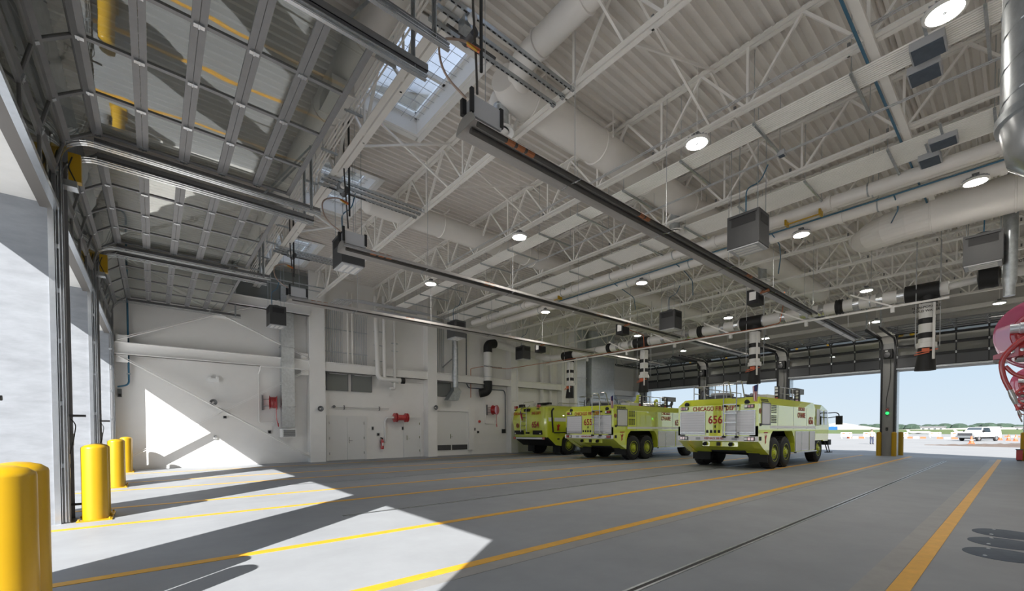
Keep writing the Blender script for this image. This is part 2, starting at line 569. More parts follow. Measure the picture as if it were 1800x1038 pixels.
for k, (a, b) in enumerate(SKY):
    w = struct_root('window_%d' % (k+1), (4.1, a, ZD), 'rectangular skylight with wire mesh over the row of glass doors, %s from the camera end' % ORD[k])
    o = 0.26
    m_ = MB()
    z0, z1 = ZD-0.03, 9.32
    m_.box(SX0, a, z0, SX0+0.08, b, z1).box(SX1-0.08, a, z0, SX1, b, z1)
    m_.box(SX0+0.05, a, z0, SX1-0.08, a+0.08, z1).box(SX0+0.08, b-0.08, z0, SX1-0.08, b, z1)
    obj('curb', m_, 'white', w)
    m_ = MB()
    m_.box(SX0-0.12, a-0.12, z0-0.02, SX0+0.02, b+0.12, z0).box(SX1-0.02, a-0.12, z0-0.02, SX1+0.12, b+0.12, z0)
    m_.box(SX0, a-0.12, z0-0.02, SX1, a+0.02, z0).box(SX0, b-0.02, z0-0.02, SX1, b+0.12, z0)
    obj('curb_flange', m_, 'white', w)
    m_ = MB()
    for i in range(1, 9):
        x = SX0+i*(SX1-SX0)/9
        m_.box(x-0.003, a, 9.12, x+0.003, b, 9.128)
    for i in range(1, 12):
        y = a+i*(b-a)/12
        m_.box(SX0, y-0.003, 9.12, SX1, y+0.003, 9.128)
    obj('wire_mesh', m_, 'greyl', w)
    m_ = MB()
    m_.box(SX0, (a+b)/2-0.04, 9.22, SX1, (a+b)/2+0.04, 9.32)
    m_.box(SX0+0.05, a+0.08, 9.22, SX0+0.13, b-0.08, 9.30).box(SX1-0.13, a+0.08, 9.22, SX1-0.08, b-0.08, 9.30)
    m_.box(SX0+0.05, a+0.08, 9.22, SX1-0.08, a+0.13, 9.30).box(SX0+0.08, b-0.13, 9.22, SX1-0.08, b-0.08, 9.30)
    obj('glazing_frame', m_, 'white', w)
    obj('pane', MB().add([(SX0, a, 9.33), (SX1, a, 9.33), (SX1, b, 9.33), (SX0, b, 9.33)], [(0, 1, 2, 3)]), 'skyg', w)

# ================================================================ SECTIONAL DOORS
def door(idx, c, side, label, hw=2.33):
    # side -1: near door wall (x grows into the hall), +1: far wall (x falls)
    if side < 0:
        X = lambda u: -1.13+u
        zb = 5.04; prof = [(0, 5.04), (0, 5.60), (0.12, 6.10), (0.49, 6.38), (1.06, 6.38), (1.62, 6.38), (2.19, 6.38), (2.76, 6.38), (3.36, 6.38)]
    else:
        X = lambda u: XR-0.14-u
        zb = 4.80; prof = [(0, 4.84), (0, 5.47), (0.0, 6.02), (0.20, 6.50), (0.72, 6.66), (1.3, 6.66), (1.88, 6.66), (2.46, 6.66), (3.04, 6.66)]
    d = struct_root('door_%d' % idx, (X(0), c, 0), label)
    nst = 4
    ys = [c-hw+0.04+i*(2*hw-0.08)/nst for i in range(nst+1)]
    for i in range(len(prof)-1):
        (ua, za), (ub, zb_) = prof[i], prof[i+1]
        A = Vector((X(ua), 0, za)); B = Vector((X(ub), 0, zb_))
        dd = (B-A).normalized(); nn = Vector((dd.z, 0, -dd.x))
        A2 = A+dd*0.04; B2 = B-dd*0.04
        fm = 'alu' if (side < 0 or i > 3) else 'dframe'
        for q in (A2, B2):
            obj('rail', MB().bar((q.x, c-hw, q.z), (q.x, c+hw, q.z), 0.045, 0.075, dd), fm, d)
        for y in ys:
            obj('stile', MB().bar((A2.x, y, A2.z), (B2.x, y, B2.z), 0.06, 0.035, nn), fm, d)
        solid = side > 0 and i == 0
        for j in range(nst):
            y0, y1 = ys[j]+0.02, ys[j+1]-0.02
            P = [Vector((A2.x, y0, A2.z)), Vector((A2.x, y1, A2.z)), Vector((B2.x, y1, B2.z)), Vector((B2.x, y0, B2.z))]
            obj('panel' if solid else 'pane', MB().add(P, [(0, 1, 2, 3)]), 'dpanel' if solid else ('pane' if side < 0 else 'pane2'), d)
        if i > 0:
            off = nn*(-0.035 if side < 0 else 0.035)
            inn = Vector((-dd.z, 0, dd.x))
            # hinge sits on the inner (hall / lower) face
            s_ = 1
            for y in ys:
                pc = A+Vector((0.03 if abs(dd.z) > .7 and side < 0 else (-0.03 if abs(dd.z) > .7 else 0), 0, -0.035 if abs(dd.z) <= .7 else 0))
                m_ = MB().bar(pc-dd*0.055+Vector((0, y, 0)), pc+dd*0.055+Vector((0, y, 0)), 0.06, 0.022, nn)
                m_.tube([pc+Vector((0, y-0.04, 0)), pc+Vector((0, y+0.04, 0))], 0.018, 6)
                obj('hinge', m_, 'zinc', d)
    # bottom seal bar and top rail
    obj('bottom_bar', MB().box(min(X(-0.03), X(0.05)), c-hw, prof[0][1]-0.05, max(X(-0.03), X(0.05)), c+hw, prof[0][1]+0.03), 'zinc', d)
    zt = prof[-1][1]
    # tracks on both sides
    for sg in (-1, 1):
        y = c+sg*(hw+0.06)
        R = 0.42
        zc = zt-0.17
        pts = [Vector((X(0.03), y, 0.02)), Vector((X(0.03), y, zc-R))]
        for k in range(1, 9):
            a = k/8*PI/2
            pts.append(Vector((X(0.03+R*(1-math.cos(a))), y, zc-R+R*math.sin(a))))
        pts.append(Vector((X(3.98), y, zc)))
        m_ = MB()
        for p, q in zip(pts[:-1], pts[1:]):
            m_.bar(p, q, 0.012, 0.075, (0, 1, 0) if True else 0)
            t_ = (q-p).normalized(); n_ = Vector((t_.z, 0, -t_.x))
            for s2 in (-1, 1):
                o2 = n_*0.036*s2+Vector((0, -sg*0.02, 0))
                m_.bar(p+o2, q+o2, 0.05, 0.008, n_)
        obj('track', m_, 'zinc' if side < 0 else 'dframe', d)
        m_ = MB()
        m_.box(min(X(0.45), X(3.98)), y+sg*0.03, zc+0.05, max(X(0.45), X(3.98)), y+sg*0.04, zc+0.14)
        m_.box(min(X(0.45), X(3.98)), y-sg*0.03, zc+0.05, max(X(0.45), X(3.98)), y+sg*0.04, zc+0.058)
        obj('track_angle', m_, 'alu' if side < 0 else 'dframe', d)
        # vertical track angle and clips
        m_ = MB().box(min(X(-0.05), X(0.0)), y+sg*0.02, 0.0, max(X(-0.05), X(0.08)), y+sg*0.035, zc-0.2)
        obj('jamb_angle', m_, 'alu' if side < 0 else 'dframe', d)
        for zc_ in (0.9, 1.9, 2.9, 3.7, 4.4):
            obj('track_clip', MB().box(min(X(-0.06), X(0.02)), y+sg*0.005, zc_, max(X(-0.06), X(0.02)), y+sg*0.045, zc_+0.07), 'zinc', d)
        # perforated hanger at the inner end
        xh = X(3.80)
        m_ = MB()
        m_.box(xh-0.003, y-0.03, zc, xh+0.003, y+0.03, 7.62).box(xh-0.03, y+0.027, zc, xh+0.03, y+0.033, 7.62)
        obj('track_hanger', m_, 'galv', d)
        m_ = MB().bar((xh, y, 7.6), (xh-(0.9 if side < 0 else -0.9), y, zc+0.06), 0.035, 0.005, (0, 1, 0))
        obj('hanger_brace', m_, 'galv', d)
    return d
nm = ['nearest the camera', 'second from the camera end', 'third from the camera end', 'nearest the end wall']
for k, c in enumerate(BAY):
    door(k+1, c+(0.33 if k == 3 else 0), -1, 'raised glass sectional door on the sunlit side, '+nm[k], 2.66 if k == 3 else 2.33)
for k, c in enumerate(BAY):
    door(k+5, c, 1, 'raised sectional door on the airfield side, '+nm[k])

# steel facing on the inner face of the piers, with yellow safety covers at the top
for k, y in enumerate(PIER[:4]):
    f_ = obj('pier_facing', MB().box(XL+0.02, y-0.31, 0, XL+0.035, y+0.31, 6.2), 'dsteel', wl)
    m_ = MB().box(XL-0.02, y-0.335, 0, XL+0.05, y-0.32, 5.06)
    obj('pier_edge_strip', m_, 'zinc', wl)
    obj('pier_post', MB().tube([(XL+0.075, y-0.02, 0), (XL+0.075, y-0.02, 5.7)], 0.055, 12), 'galvb', wl, smooth=True)
    if 1 <= k <= 3:
        g = thing('door_spring_cover', 'yellow cover plate high on the pier, %s from the camera' % ORD[k-1], 'cover', (XL+0.12, y, 5.55), 'yellow covers at the top of the piers')
        obj('cover', MB().box(XL+0.20, y-0.12, 5.60, XL+0.35, y+0.02, 6.05), 'yellow', g)
        obj('cable', MB().tube(bez([(XL+0.25, y-0.12, 5.98), (XL+0.20, y-0.13, 5.8), (XL+0.28, y-0.12, 5.6)], r=0.05), 0.01, 6), 'blackp', g)
        obj('bracket', MB().box(XL+0.035, y-0.12, 5.5, XL+0.30, y+0.1, 5.6), 'zinc', g)
    # floor level photo eye and lock bracket
    if 1 <= k <= 3:
        g = thing('door_sensor', 'small sensor boxes on the door track of the pier, %s from the camera' % ORD[k-1], 'sensor', (XL+0.15, y+0.2, 0.3), 'sensors on the door tracks')
        obj('sensor_box', MB().box(XL+0.10, y+0.05, 1.25, XL+0.17, y+0.12, 1.45), 'grey', g)
        obj('sensor_box', MB().box(XL+0.10, y-0.22, 0.95, XL+0.15, y-0.18, 1.12), 'whitep', g)
        obj('sensor_box', MB().box(XL+0.10, y-0.22, 0.72, XL+0.15, y-0.18, 0.89), 'whitep', g)
        obj('slide_bolt', MB().tube([(XL+0.1, y+0.1, 1.75), (XL+0.32, y+0.1, 1.75)], 0.02, 8), 'dsteel', g)
        obj('slide_bolt', MB().tube([(XL+0.1, y+0.1, 0.25), (XL+0.32, y+0.1, 0.25)], 0.02, 8), 'dsteel', g)
        obj('cable', MB().tube(bez([(XL+0.14, y+0.09, 1.7), (XL+0.20, y+0.09, 1.6), (XL+0.17, y+0.08, 1.35), (XL+0.12, y-0.1, 1.0), (XL+0.12, y-0.1, 0.2)], r=0.08), 0.008, 6), 'blackp', g)

# ---- doors and openings in the back wall
d1 = struct_root('door_9', (7.35, YF, 0), 'double leaf grey painted door in the end wall')
for a, b in ((6.48, 7.35), (7.36, 8.23)):
    l_ = obj('leaf', MB().box(a, YF-0.05, 0.02, b, YF, 2.12), 'doorp', d1)
    for z in (0.35, 1.1, 1.85):
        xh = a+0.03 if a < 7 else b-0.03
        obj('hinge', MB().box(xh-0.02, YF-0.065, z-0.06, xh+0.02, YF-0.05, z+0.06), 'chrome', l_)
    if a > 7:
        obj('door_handle', MB().box(a+0.07, YF-0.07, 0.85, a+0.11, YF-0.05, 1.15).tube([(a+0.09, YF-0.1, 0.98), (a+0.24, YF-0.1, 0.98)], 0.012, 8), 'chrome', l_)
m_ = MB().box(6.38, YF-0.07, 0, 6.48, YF, 2.22).box(8.23, YF-0.07, 0, 8.33, YF, 2.22).box(6.48, YF-0.07, 2.12, 8.23, YF, 2.22)
obj('frame', m_, 'doorp', d1)
d2 = struct_root('door_10', (10.9, YF, 0), 'single grey painted door beside the second column')
l_ = obj('leaf', MB().box(10.46, YF-0.05, 0.02, 11.35, YF, 2.12), 'doorp', d2)
obj('door_handle', MB().box(10.54, YF-0.07, 0.95, 10.58, YF-0.05, 1.2).tube([(10.55, YF-0.1, 1.02), (10.70, YF-0.1, 1.02)], 0.012, 8), 'chrome', l_)
for z in (0.35, 1.1, 1.85):
    obj('hinge', MB().box(11.30, YF-0.065, z-0.06, 11.34, YF-0.05, z+0.06), 'chrome', l_)
m_ = MB().box(10.38, YF-0.07, 0, 10.46, YF, 2.2).box(11.35, YF-0.07, 0, 11.43, YF, 2.2).box(10.46, YF-0.07, 2.12, 11.35, YF, 2.2)
obj('frame', m_, 'doorp', d2)
d3 = struct_root('door_11', (13.6, YF, 0), 'wide painted panel door with two dark vents at its foot')
obj('frame', MB().box(14.55, YF-0.16, 0.28, 14.95, YF, 2.75).box(12.25, YF-0.12, 2.60, 14.55, YF, 2.75), 'wall', d3)
l_ = obj('leaf', MB().box(12.25, YF-0.04, 0.28, 14.55, YF, 2.60), 'doorp', d3)
obj('door_handle', MB().box(13.3, YF-0.06, 1.0, 13.34, YF-0.04, 1.25).tube([(13.32, YF-0.09, 1.1), (13.45, YF-0.09, 1.1)], 0.012, 8), 'chrome', l_)
for a, b in ((12.3, 13.35), (13.42, 14.5)):
    obj('vent', MB().box(a, YF-0.055, 0.32, b, YF-0.04, 0.62), 'dsteel', l_)
# ================================================================ ROOF STEEL
JX = [3.45, 5.88, 8.78, 11.90, 14.70, 17.25, 20.0, 22.8, 25.6, 28.4]
ZB, ZT = 7.66, 8.80
NODES = [3.53-1.83*2+1.83*k for k in range(13)]
for i, x in enumerate(JX):
    t = thing('roof_joist', 'white open web roof joist spanning between the end walls, %s from the glass doors' % (ORD[i] if i < 10 else 'last'), 'joist', (x, YN+0.1, ZB), 'open web roof joists')
    w = 0.09 if i else 0.12
    for nm_, z, h in (('bottom_chord', ZB, 0.09), ('top_chord', ZT, 0.10)):
        m_ = MB()
        for s_ in (-1, 1):
            m_.box(x+s_*0.015, YN, z, x+s_*(0.015+w), YF, z+0.012) if s_ > 0 else m_.box(x-0.015-w, YN, z, x-0.015, YF, z+0.012)
            m_.box(min(x+s_*0.015, x+s_*0.027), YN, z+0.012, max(x+s_*0.015, x+s_*0.027), YF, z+h)
        obj(nm_, m_, 'steelw', t)
    def web(p, q, wd):
        obj('web', MB().bar(p, q, wd, wd*0.8), 'steelw', t)
    for k, y in enumerate(NODES):
        if YN < y < YF:
            web((x, y, ZB+0.02), (x, y, ZT+0.04), 0.045)
            for dy in (-0.915, 0.915):
                if YN < y+dy < YF:
                    web((x, y+dy*0.03, ZB+0.02), (x, y+dy, ZT+0.02), 0.055)
    # clips holding threaded rods above the chord
    m_ = MB()
    for k, y in enumerate(NODES):
        if YN < y < YF:
            m_.box(x+0.06, y+0.25, ZB, x+0.10, y+0.29, ZB+0.22).box(x+0.03, y+0.24, ZB+0.012, x+0.11, y+0.30, ZB+0.03)
    obj('hanger_clip', m_, 'grey', t, kind='stuff')

# cross bridging lines between the joists
t = thing('joist_bridging', 'white diagonal bridging bars between the roof joists', 'bridging', (5, 4.2, ZB))
for y in (4.2, 9.6, 15.0):
    for a, b in zip(JX[:-1], JX[1:]):
        obj('bridging_bar', MB().bar((a, y, ZB+0.05), (b, y, ZT), 0.04, 0.04), 'steelw', t)
        obj('bridging_bar', MB().bar((a, y+0.06, ZT), (b, y+0.06, ZB+0.05), 0.04, 0.04), 'steelw', t)

t = thing('bridging_strut', 'white strut crossing under the joists with a blue conduit along it', 'strut', (7, 1.66, 7.55))
obj('channel', MB().box(6.9, 1.60, 7.56, 16.6, 1.72, 7.64), 'steelw', t)
obj('blue_conduit', MB().tube([(6.9, 1.76, 7.54), (16.6, 1.76, 7.54)], 0.022, 8), 'blue', t)

# ================================================================ CONDUIT RACKS
def rack(label, x0, n, pitch, z, xs0, xs1, y0, y1, r=0.0165, off=3.50):
    t = thing('conduit_rack', label, 'conduit rack', (x0, y0, z), 'trapeze racks of white conduits')
    for i in range(n):
        x = x0+i*pitch
        obj('conduit', MB().tube([(x, y0, z), (x, y1, z)], r, 6), 'steelw', t)
    y = off
    while y-1.53 > y0:
        y -= 1.53
    while y < y1:
        s_ = obj('trapeze_strut', MB().box(xs0, y-0.02, z-0.07, xs1, y+0.02, z-0.03), 'galv', t)
        for x in (xs0+0.04, xs1-0.04):
            obj('threaded_rod', MB().tube([(x, y, z-0.1), (x, y, ZD)], 0.007, 5), 'galv', s_)
        y += 1.53
    return t
rack('wide rack of ten white conduits just beyond the third joist', 9.06, 10, 0.055, 7.50, 8.98, 10.42, YN+0.02, 20.6)
rack('wide rack of sixteen white conduits in two bands beyond the fourth joist', 12.06, 16, 0.062, 7.50, 11.98, 13.35, YN+0.02, 20.6)
rack('small rack of four white conduits beside the skylights', 2.96, 4, 0.06, 7.75, 2.9, 3.25, YN+0.02, 21.2, off=4.0)
# conduit bends of the rack over the back wall
t = thing('conduit_bends', 'cluster of curved white conduits turning down at the end wall above the second wall bay', 'conduit', (7.5, 20.5, 7.2))  # the bends below are greyed, their shadow lines put into the colour
for i in range(9):
    x = 6.4+i*0.09
    obj('conduit', MB().tube(bez([(12-i*0.2, 20.2-i*0.05, 7.45), (x, 20.2-i*0.05, 7.45), (x, 21.7, 7.45), (x, 21.78, 7.0), (x, 21.82, 4.76)], r=0.3), 0.02, 6), 'greyl', t)
for i in range(8):
    x = 7.75+i*0.085
    obj('conduit', MB().tube(bez([(13-i*0.2, 20.75-i*0.06, 7.3), (x, 20.75-i*0.06, 7.3), (x, 21.75, 7.3), (x, 21.82, 6.9), (x, 21.84, 4.76)], r=0.3), 0.016, 6), 'greyl', t)
for z in (5.3, 6.4):
    obj('strut', MB().box(6.35, 21.86, z, 8.4, 21.9, z+0.04), 'galv', t)
t = thing('wall_conduits', 'pair of thicker white conduits on the end wall above the two dark panels', 'conduit', (7.5, 21.8, 4.75))
for x in (7.40, 7.62):
    obj('conduit', MB().tube([(x, 21.8, 4.75), (x, 21.8, 8.3)], 0.045, 8), 'steelw', t)
t = thing('wall_conduits', 'four thin white conduits on the end wall beside the round galvanised duct', 'conduit', (12.6, 21.8, 4.75))  # white conduits drawn grey to carry the dark lines of their shadows
for x in (12.45, 12.62, 12.74, 12.86):
    obj('conduit', MB().tube([(x, 21.85, 4.75), (x, 21.85, 8.3)], 0.022, 6), 'greyl', t)

# fat sprinkler mains
def main(label, x, z, r, y0, y1, m='ductw'):
    t = thing('water_main', label, 'pipe', (x, y0, z), 'thick white pipes under the joists')
    obj('pipe', MB().tube([(x, y0, z), (x, y1, z)], r, 14), m, t, smooth=True)
    y = y0+1.1
    while y < y1:
        obj('coupling', MB().lathe((x, y, z), (0, 1, 0), [(r, -0.05), (r+0.03, -0.05), (r+0.03, 0.05), (r, 0.05)], 14), m, t, smooth=True)
        y += 3.0
    y = y0+0.7
    while y < y1:
        m_ = MB().tube([(x, y, z+r), (x, y, ZD)], 0.008, 5)
        m_.lathe((x, y, z), (0, 1, 0), [(r+0.004, -0.015), (r+0.012, -0.015), (r+0.012, 0.015), (r+0.004, 0.015)], 14)
        obj('pipe_hanger', m_, 'galv', t)
        y += 2.6
    return t
main('thick white pipe beneath the joists, the one nearer the glass doors of the pair', 13.52, 7.40, 0.15, YN+0.02, 19.8)
main('thick white pipe beneath the joists, the one with a blue conduit beside it', 14.62, 7.40, 0.17, YN+0.02, 19.8)
main('thinner white pipe between the two thick white pipes', 14.0, 7.46, 0.07, YN+0.02, 19.8)
t = thing('blue_conduit', 'long blue conduit running beside the thick white pipes', 'conduit', (14.24, YN, 7.38))
obj('conduit', MB().tube([(14.24, YN, 7.38), (14.24, 14.5, 7.38)], 0.022, 8), 'blue', t)
for i, y in enumerate((2.2, 5.0, 8.1, 10.8)):
    obj('conduit_drop', MB().tube(bez([(14.24, y, 7.38), (14.9, y, 7.25), (16.2, y+0.4, 7.3), (16.6, y+0.6, 6.9)], r=0.2), 0.016, 6), 'blue', t)
t = thing('gas_pipe_bracket', 'yellow pipe bracket clamped to the thick white pipe near the hanging grey heater', 'bracket', (13.4, 3.9, 7.2))
for y in (3.55, 4.35):
    obj('clamp', MB().box(13.36, y-0.02, 7.13, 13.60, y+0.02, 7.28), 'yellow', t)
obj('rod', MB().tube([(13.45, 3.55, 7.17), (13.45, 4.35, 7.17)], 0.02, 8), 'yellow', t)
t = thing('gas_pipe_bracket', 'yellow pipe bracket further along the thick white pipe toward the end wall', 'bracket', (13.4, 13.4, 7.2))
for y in (13.1, 13.9):
    obj('clamp', MB().box(13.36, y-0.02, 7.13, 13.60, y+0.02, 7.28), 'yellow', t)
obj('rod', MB().tube([(13.45, 13.1, 7.17), (13.45, 13.9, 7.17)], 0.02, 8), 'yellow', t)

# thin line pairs along the joists (electrical metallic tubing)
t = thing('tubing_pair', 'pair of thin shiny tubes running under the conduit rack beyond the third joist', 'conduit', (10.35, YN, 7.4))
for dx in (0, 0.05):
    obj('tube', MB().tube([(10.32+dx, YN, 7.40), (10.32+dx, 12.5, 7.40)], 0.010, 6), 'greyl', t)
t = thing('tubing_pair', 'pair of thin shiny tubes clipped above the third joist chord', 'conduit', (8.62, YN, 7.8))
for dx in (0, 0.05):
    obj('tube', MB().tube([(8.62+dx, YN, 7.82), (8.62+dx, 14.5, 7.82)], 0.010, 6), 'greyl', t)
def jbox(label, x, y, z, sx, sy, sz):
    t = thing('junction_box', label, 'box', (x, y, z), 'grey junction boxes in the conduit racks')
    obj('box', MB().box(x, y, z, x+sx, y+sy, z+sz), 'greyl', t)
    obj('cover', MB().box(x+0.02, y+0.02, z-0.012, x+sx-0.02, y+sy-0.02, z), 'plate', t)
    if sx > 0.2:
        obj('support_channel', MB().box(x-0.45, y+sy/2-0.02, z+sz, x+sx, y+sy/2+0.02, 7.484), 'galv', t)
    return t
jbox('grey junction box hung beneath the round lamp nearest the vertical spiral duct', 9.05, 0.85, 7.36, 0.42, 0.40, 0.12)
jbox('second grey junction box beside the conduits near the vertical spiral duct', 9.62, 0.95, 7.36, 0.42, 0.40, 0.12)
jbox('grey junction box on the second conduit rack near the vertical spiral duct', 12.3, 0.95, 7.38, 0.4, 0.42, 0.14)
jbox('smaller grey junction box on the second conduit rack, beside the bigger one', 12.9, 1.25, 7.38, 0.45, 0.35, 0.14)
jbox('small grey box where the thin shiny tubes end under the rack', 10.28, 3.38, 7.36, 0.14, 0.14, 0.1)

# ================================================================ DUCTS
def seam_duct(name, label, pts, r, ring=1.5, m='ductw', n=24, extra=None, group=None):
    t = thing(name, label, 'duct', tuple(pts[0]), group)
    obj('duct_run', MB().tube(pts, r, n), m, t, smooth=True)
    return t
# long supply duct through the joists
t = thing('supply_duct', 'long white round supply duct running through the roof joists toward the far doors', 'duct', (5.3, 6.68, 8.2), 'white round ducts')
obj('duct_run', MB().tube([(5.9, 6.68, 8.22), (25.5, 6.68, 8.22)], 0.375, 24), 'ductw', t, smooth=True)
obj('duct_reducer', MB().tube([(5.9, 6.68, 8.22), (5.45, 6.65, 8.22), (5.2, 6.55, 8.24)], [0.375, 0.33, 0.27], 24), 'ductw', t, smooth=True)
for x in (5.95, 8.1, 10.2, 12.3, 15.5):
    obj('flange_ring', MB().lathe((x, 6.68, 8.22), (1, 0, 0), [(0.375, -0.02), (0.40, -0.015), (0.40, 0.015), (0.375, 0.02)], 24), 'ductw', t, smooth=True)
    obj('duct_hanger', MB().bar((x+0.1, 6.68-0.42, 8.25), (x+0.1, 6.68-0.42, ZD), 0.03, 0.004).bar((x+0.1, 6.68+0.42, 8.25), (x+0.1, 6.68+0.42, ZD), 0.03, 0.004).bar((x+0.1, 6.2, 8.6), (x+0.1, 7.15, 8.6), 0.035, 0.035), 'steelw', t)
obj('branch_duct', MB().tube(bez([(5.21, -0.7, 8.2), (5.21, 5.6, 8.2), (5.25, 6.2, 8.22), (5.7, 6.62, 8.22)], k=8, r=0.6), 0.215, 20), 'ductw', t, smooth=True)
for y in (0.4, 2.4, 4.5, 5.55):
    obj('flange_ring', MB().lathe((5.21, y, 8.2), (0, 1, 0), [(0.215, -0.02), (0.24, -0.015), (0.24, 0.015), (0.215, 0.02)], 20), 'ductw', t, smooth=True)
obj('elbow', MB().tube(bez([(5.9, 7.0, 8.3), (5.48, 7.05, 8.3), (5.45, 7.05, 8.0)], k=8, r=0.4), 0.19, 20), 'ductw', t, smooth=True)
def diffuser(label, x, y, zt, zb):
    t = thing('round_diffuser', label, 'diffuser', (x, y, zb), 'round ring diffusers under the supply duct')
    obj('collar', MB().tube([(x, y, zt), (x, y, zb+0.05)], 0.155, 20, False), 'galv', t, smooth=True)
    obj('band', MB().lathe((x, y, zt), (0, 0, 1), [(0.155, -0.02), (0.17, -0.02), (0.17, 0.02), (0.155, 0.02)], 20), 'galv', t, smooth=True)
    obj('outer_ring', MB().lathe((x, y, zb), (0, 0, 1), [(0.16, 0.07), (0.24, 0.05), (0.28, 0.02), (0.26, 0.0), (0.22, 0.02), (0.15, 0.06)], 28), 'whitep', t, smooth=True)
    obj('centre_cone', MB().lathe((x, y, zb), (0, 0, 1), [(0.001, 0.0), (0.13, 0.01), (0.15, 0.02), (0.05, 0.09), (0.001, 0.1)], 24), 'whitep', t, smooth=True)
diffuser('round ring diffuser under the elbow beside the nearest heater', 5.45, 6.95, 8.0, 7.5)
diffuser('round ring diffuser under the long duct beside the rack of sixteen conduits', 12.05, 6.9, 7.95, 7.42)
diffuser('round ring diffuser far along the supply duct', 18.6, 6.85, 7.95, 7.4)
# second supply duct further back
t = thing('supply_duct', 'white round supply duct crossing the joists above the middle heater', 'duct', (5.5, 12.2, 8.2), 'white round ducts')
obj('duct_run', MB().tube([(4.9, 12.55, 8.2), (25, 12.55, 8.2)], 0.33, 24), 'ductw', t, smooth=True)
obj('end_cap', MB().lathe((4.9, 12.55, 8.2), (-1, 0, 0), [(0.33, 0), (0.32, 0.06), (0.25, 0.16), (0.12, 0.23), (0.001, 0.25)], 24), 'ductw', t, smooth=True)
for x in (7.3, 9.6, 11.0, 11.35, 14):
    obj('flange_ring', MB().lathe((x, 12.55, 8.2), (1, 0, 0), [(0.33, -0.02), (0.36, -0.015), (0.36, 0.015), (0.33, 0.02)], 24), 'ductw', t, smooth=True)
    obj('duct_hanger', MB().bar((x+0.1, 12.1, 8.6), (x+0.1, 13.0, 8.6), 0.035, 0.035), 'steelw', t)
# duct over the glass doors
t = thing('supply_duct', 'white round duct running above the raised glass doors', 'duct', (2.75, YN, 8.3), 'white round ducts')
obj('duct_run', MB().tube([(2.90, YN, 8.25), (2.90, 9.6, 8.25)], 0.30, 22), 'ductw', t, smooth=True)
obj('duct_reducer', MB().tube([(2.90, 9.6, 8.25), (2.85, 10.1, 8.25), (2.85, 20.6, 8.25)], [0.30, 0.24, 0.24], 22), 'ductw', t, smooth=True)
for y in (1.8, 4.6, 7.4, 9.6, 12.4, 15.2, 18):
    obj('flange_ring', MB().lathe((2.90 if y < 10 else 2.85, y, 8.25), (0, 1, 0), [(0.25, -0.02), (0.325 if y < 10 else 0.265, -0.015), (0.325 if y < 10 else 0.265, 0.015), (0.25, 0.02)], 22), 'ductw', t, smooth=True)
for i, y in enumerate((8.2, 14.0, 19.5)):
    t = thing('valve_box', 'pale square box under the duct over the glass doors, %s from the camera' % ORD[i], 'box', (2.5, y, 7.75), 'pale boxes over the glass doors')
    obj('box', MB().box(2.55, y, 7.70, 2.95, y+0.75, 7.95), 'whitep', t)
    obj('cover_rim', MB().box(2.53, y-0.02, 7.69, 2.97, y+0.02, 7.72).box(2.53, y+0.73, 7.69, 2.97, y+0.77, 7.72), 'steelw', t)
# big white duct near the reels
t = thing('exhaust_duct', 'huge white round duct with a segmented elbow above the far grey boxes', 'duct', (16.2, YN, 7.3), 'white round ducts')
obj('duct_run', MB().tube([(16.2, YN, 7.3), (16.2, 1.7, 7.3)], 0.46, 28), 'ductw', t, smooth=True)
gore = [(16.2, 1.7, 7.3), (16.22, 2.15, 7.3), (16.34, 2.6, 7.3), (16.6, 3.0, 7.33), (17.0, 3.3, 7.4)]
obj('segmented_elbow', MB().tube(gore, [0.46, 0.46, 0.45, 0.42, 0.36], 28), 'ductw', t)
obj('reducer', MB().tube([(17.0, 3.3, 7.4), (17.5, 3.55, 7.6), (18.2, 3.8, 8.3)], [0.36, 0.26, 0.24], 24), 'ductw', t, smooth=True)
for y in (0.2, 1.7):
    obj('flange_ring', MB().lathe((16.2, y, 7.3), (0, 1, 0), [(0.46, -0.02), (0.48, -0.015), (0.48, 0.015), (0.46, 0.02)], 28), 'ductw', t, smooth=True)
t = thing('drain_pipe', 'grey painted vertical pipe hanging under the huge white duct', 'pipe', (14.4, 0.2, 5.0))
obj('pipe', MB().tube([(17.2, 0.30, ZD), (17.2, 0.30, 5.4), (17.2, 0.30, 5.25), (17.2, 0.30, 5.0)], [0.14, 0.14, 0.11, 0.11], 16), 'galv', t, smooth=True)
# vertical spiral duct near the camera
t = thing('spiral_duct', 'shiny vertical spiral duct with an elbow at its foot, close above the camera', 'duct', (5.1, -0.2, 3.7))
obj('duct_run', MB().tube([(5.1, -0.20, 3.85), (5.1, -0.20, 8.85)], 0.36, 32), 'galv', t, smooth=True)
m_ = MB()
hp = []
for i in range(0, 16*20):
    a = 2*PI*i/16
    hp.append((5.1+0.362*math.cos(a), -0.2+0.362*math.sin(a), 3.9+0.245*i/16))
m_.tube(hp, 0.006, 4)
obj('spiral_seam', m_, 'galv', t)
obj('elbow', MB().tube([(5.1, -0.20, 3.85), (5.1, -0.20, 3.72), (5.08, -0.42, 3.48), (5.08, -0.75, 3.35)], [0.37, 0.37, 0.37, 0.37], 28), 'zinc', t, smooth=True)
obj('joint_band', MB().lathe((5.1, -0.2, 3.85), (0, 0, 1), [(0.36, -0.04), (0.39, -0.03), (0.39, 0.03), (0.36, 0.04)], 32), 'galv', t, smooth=True)

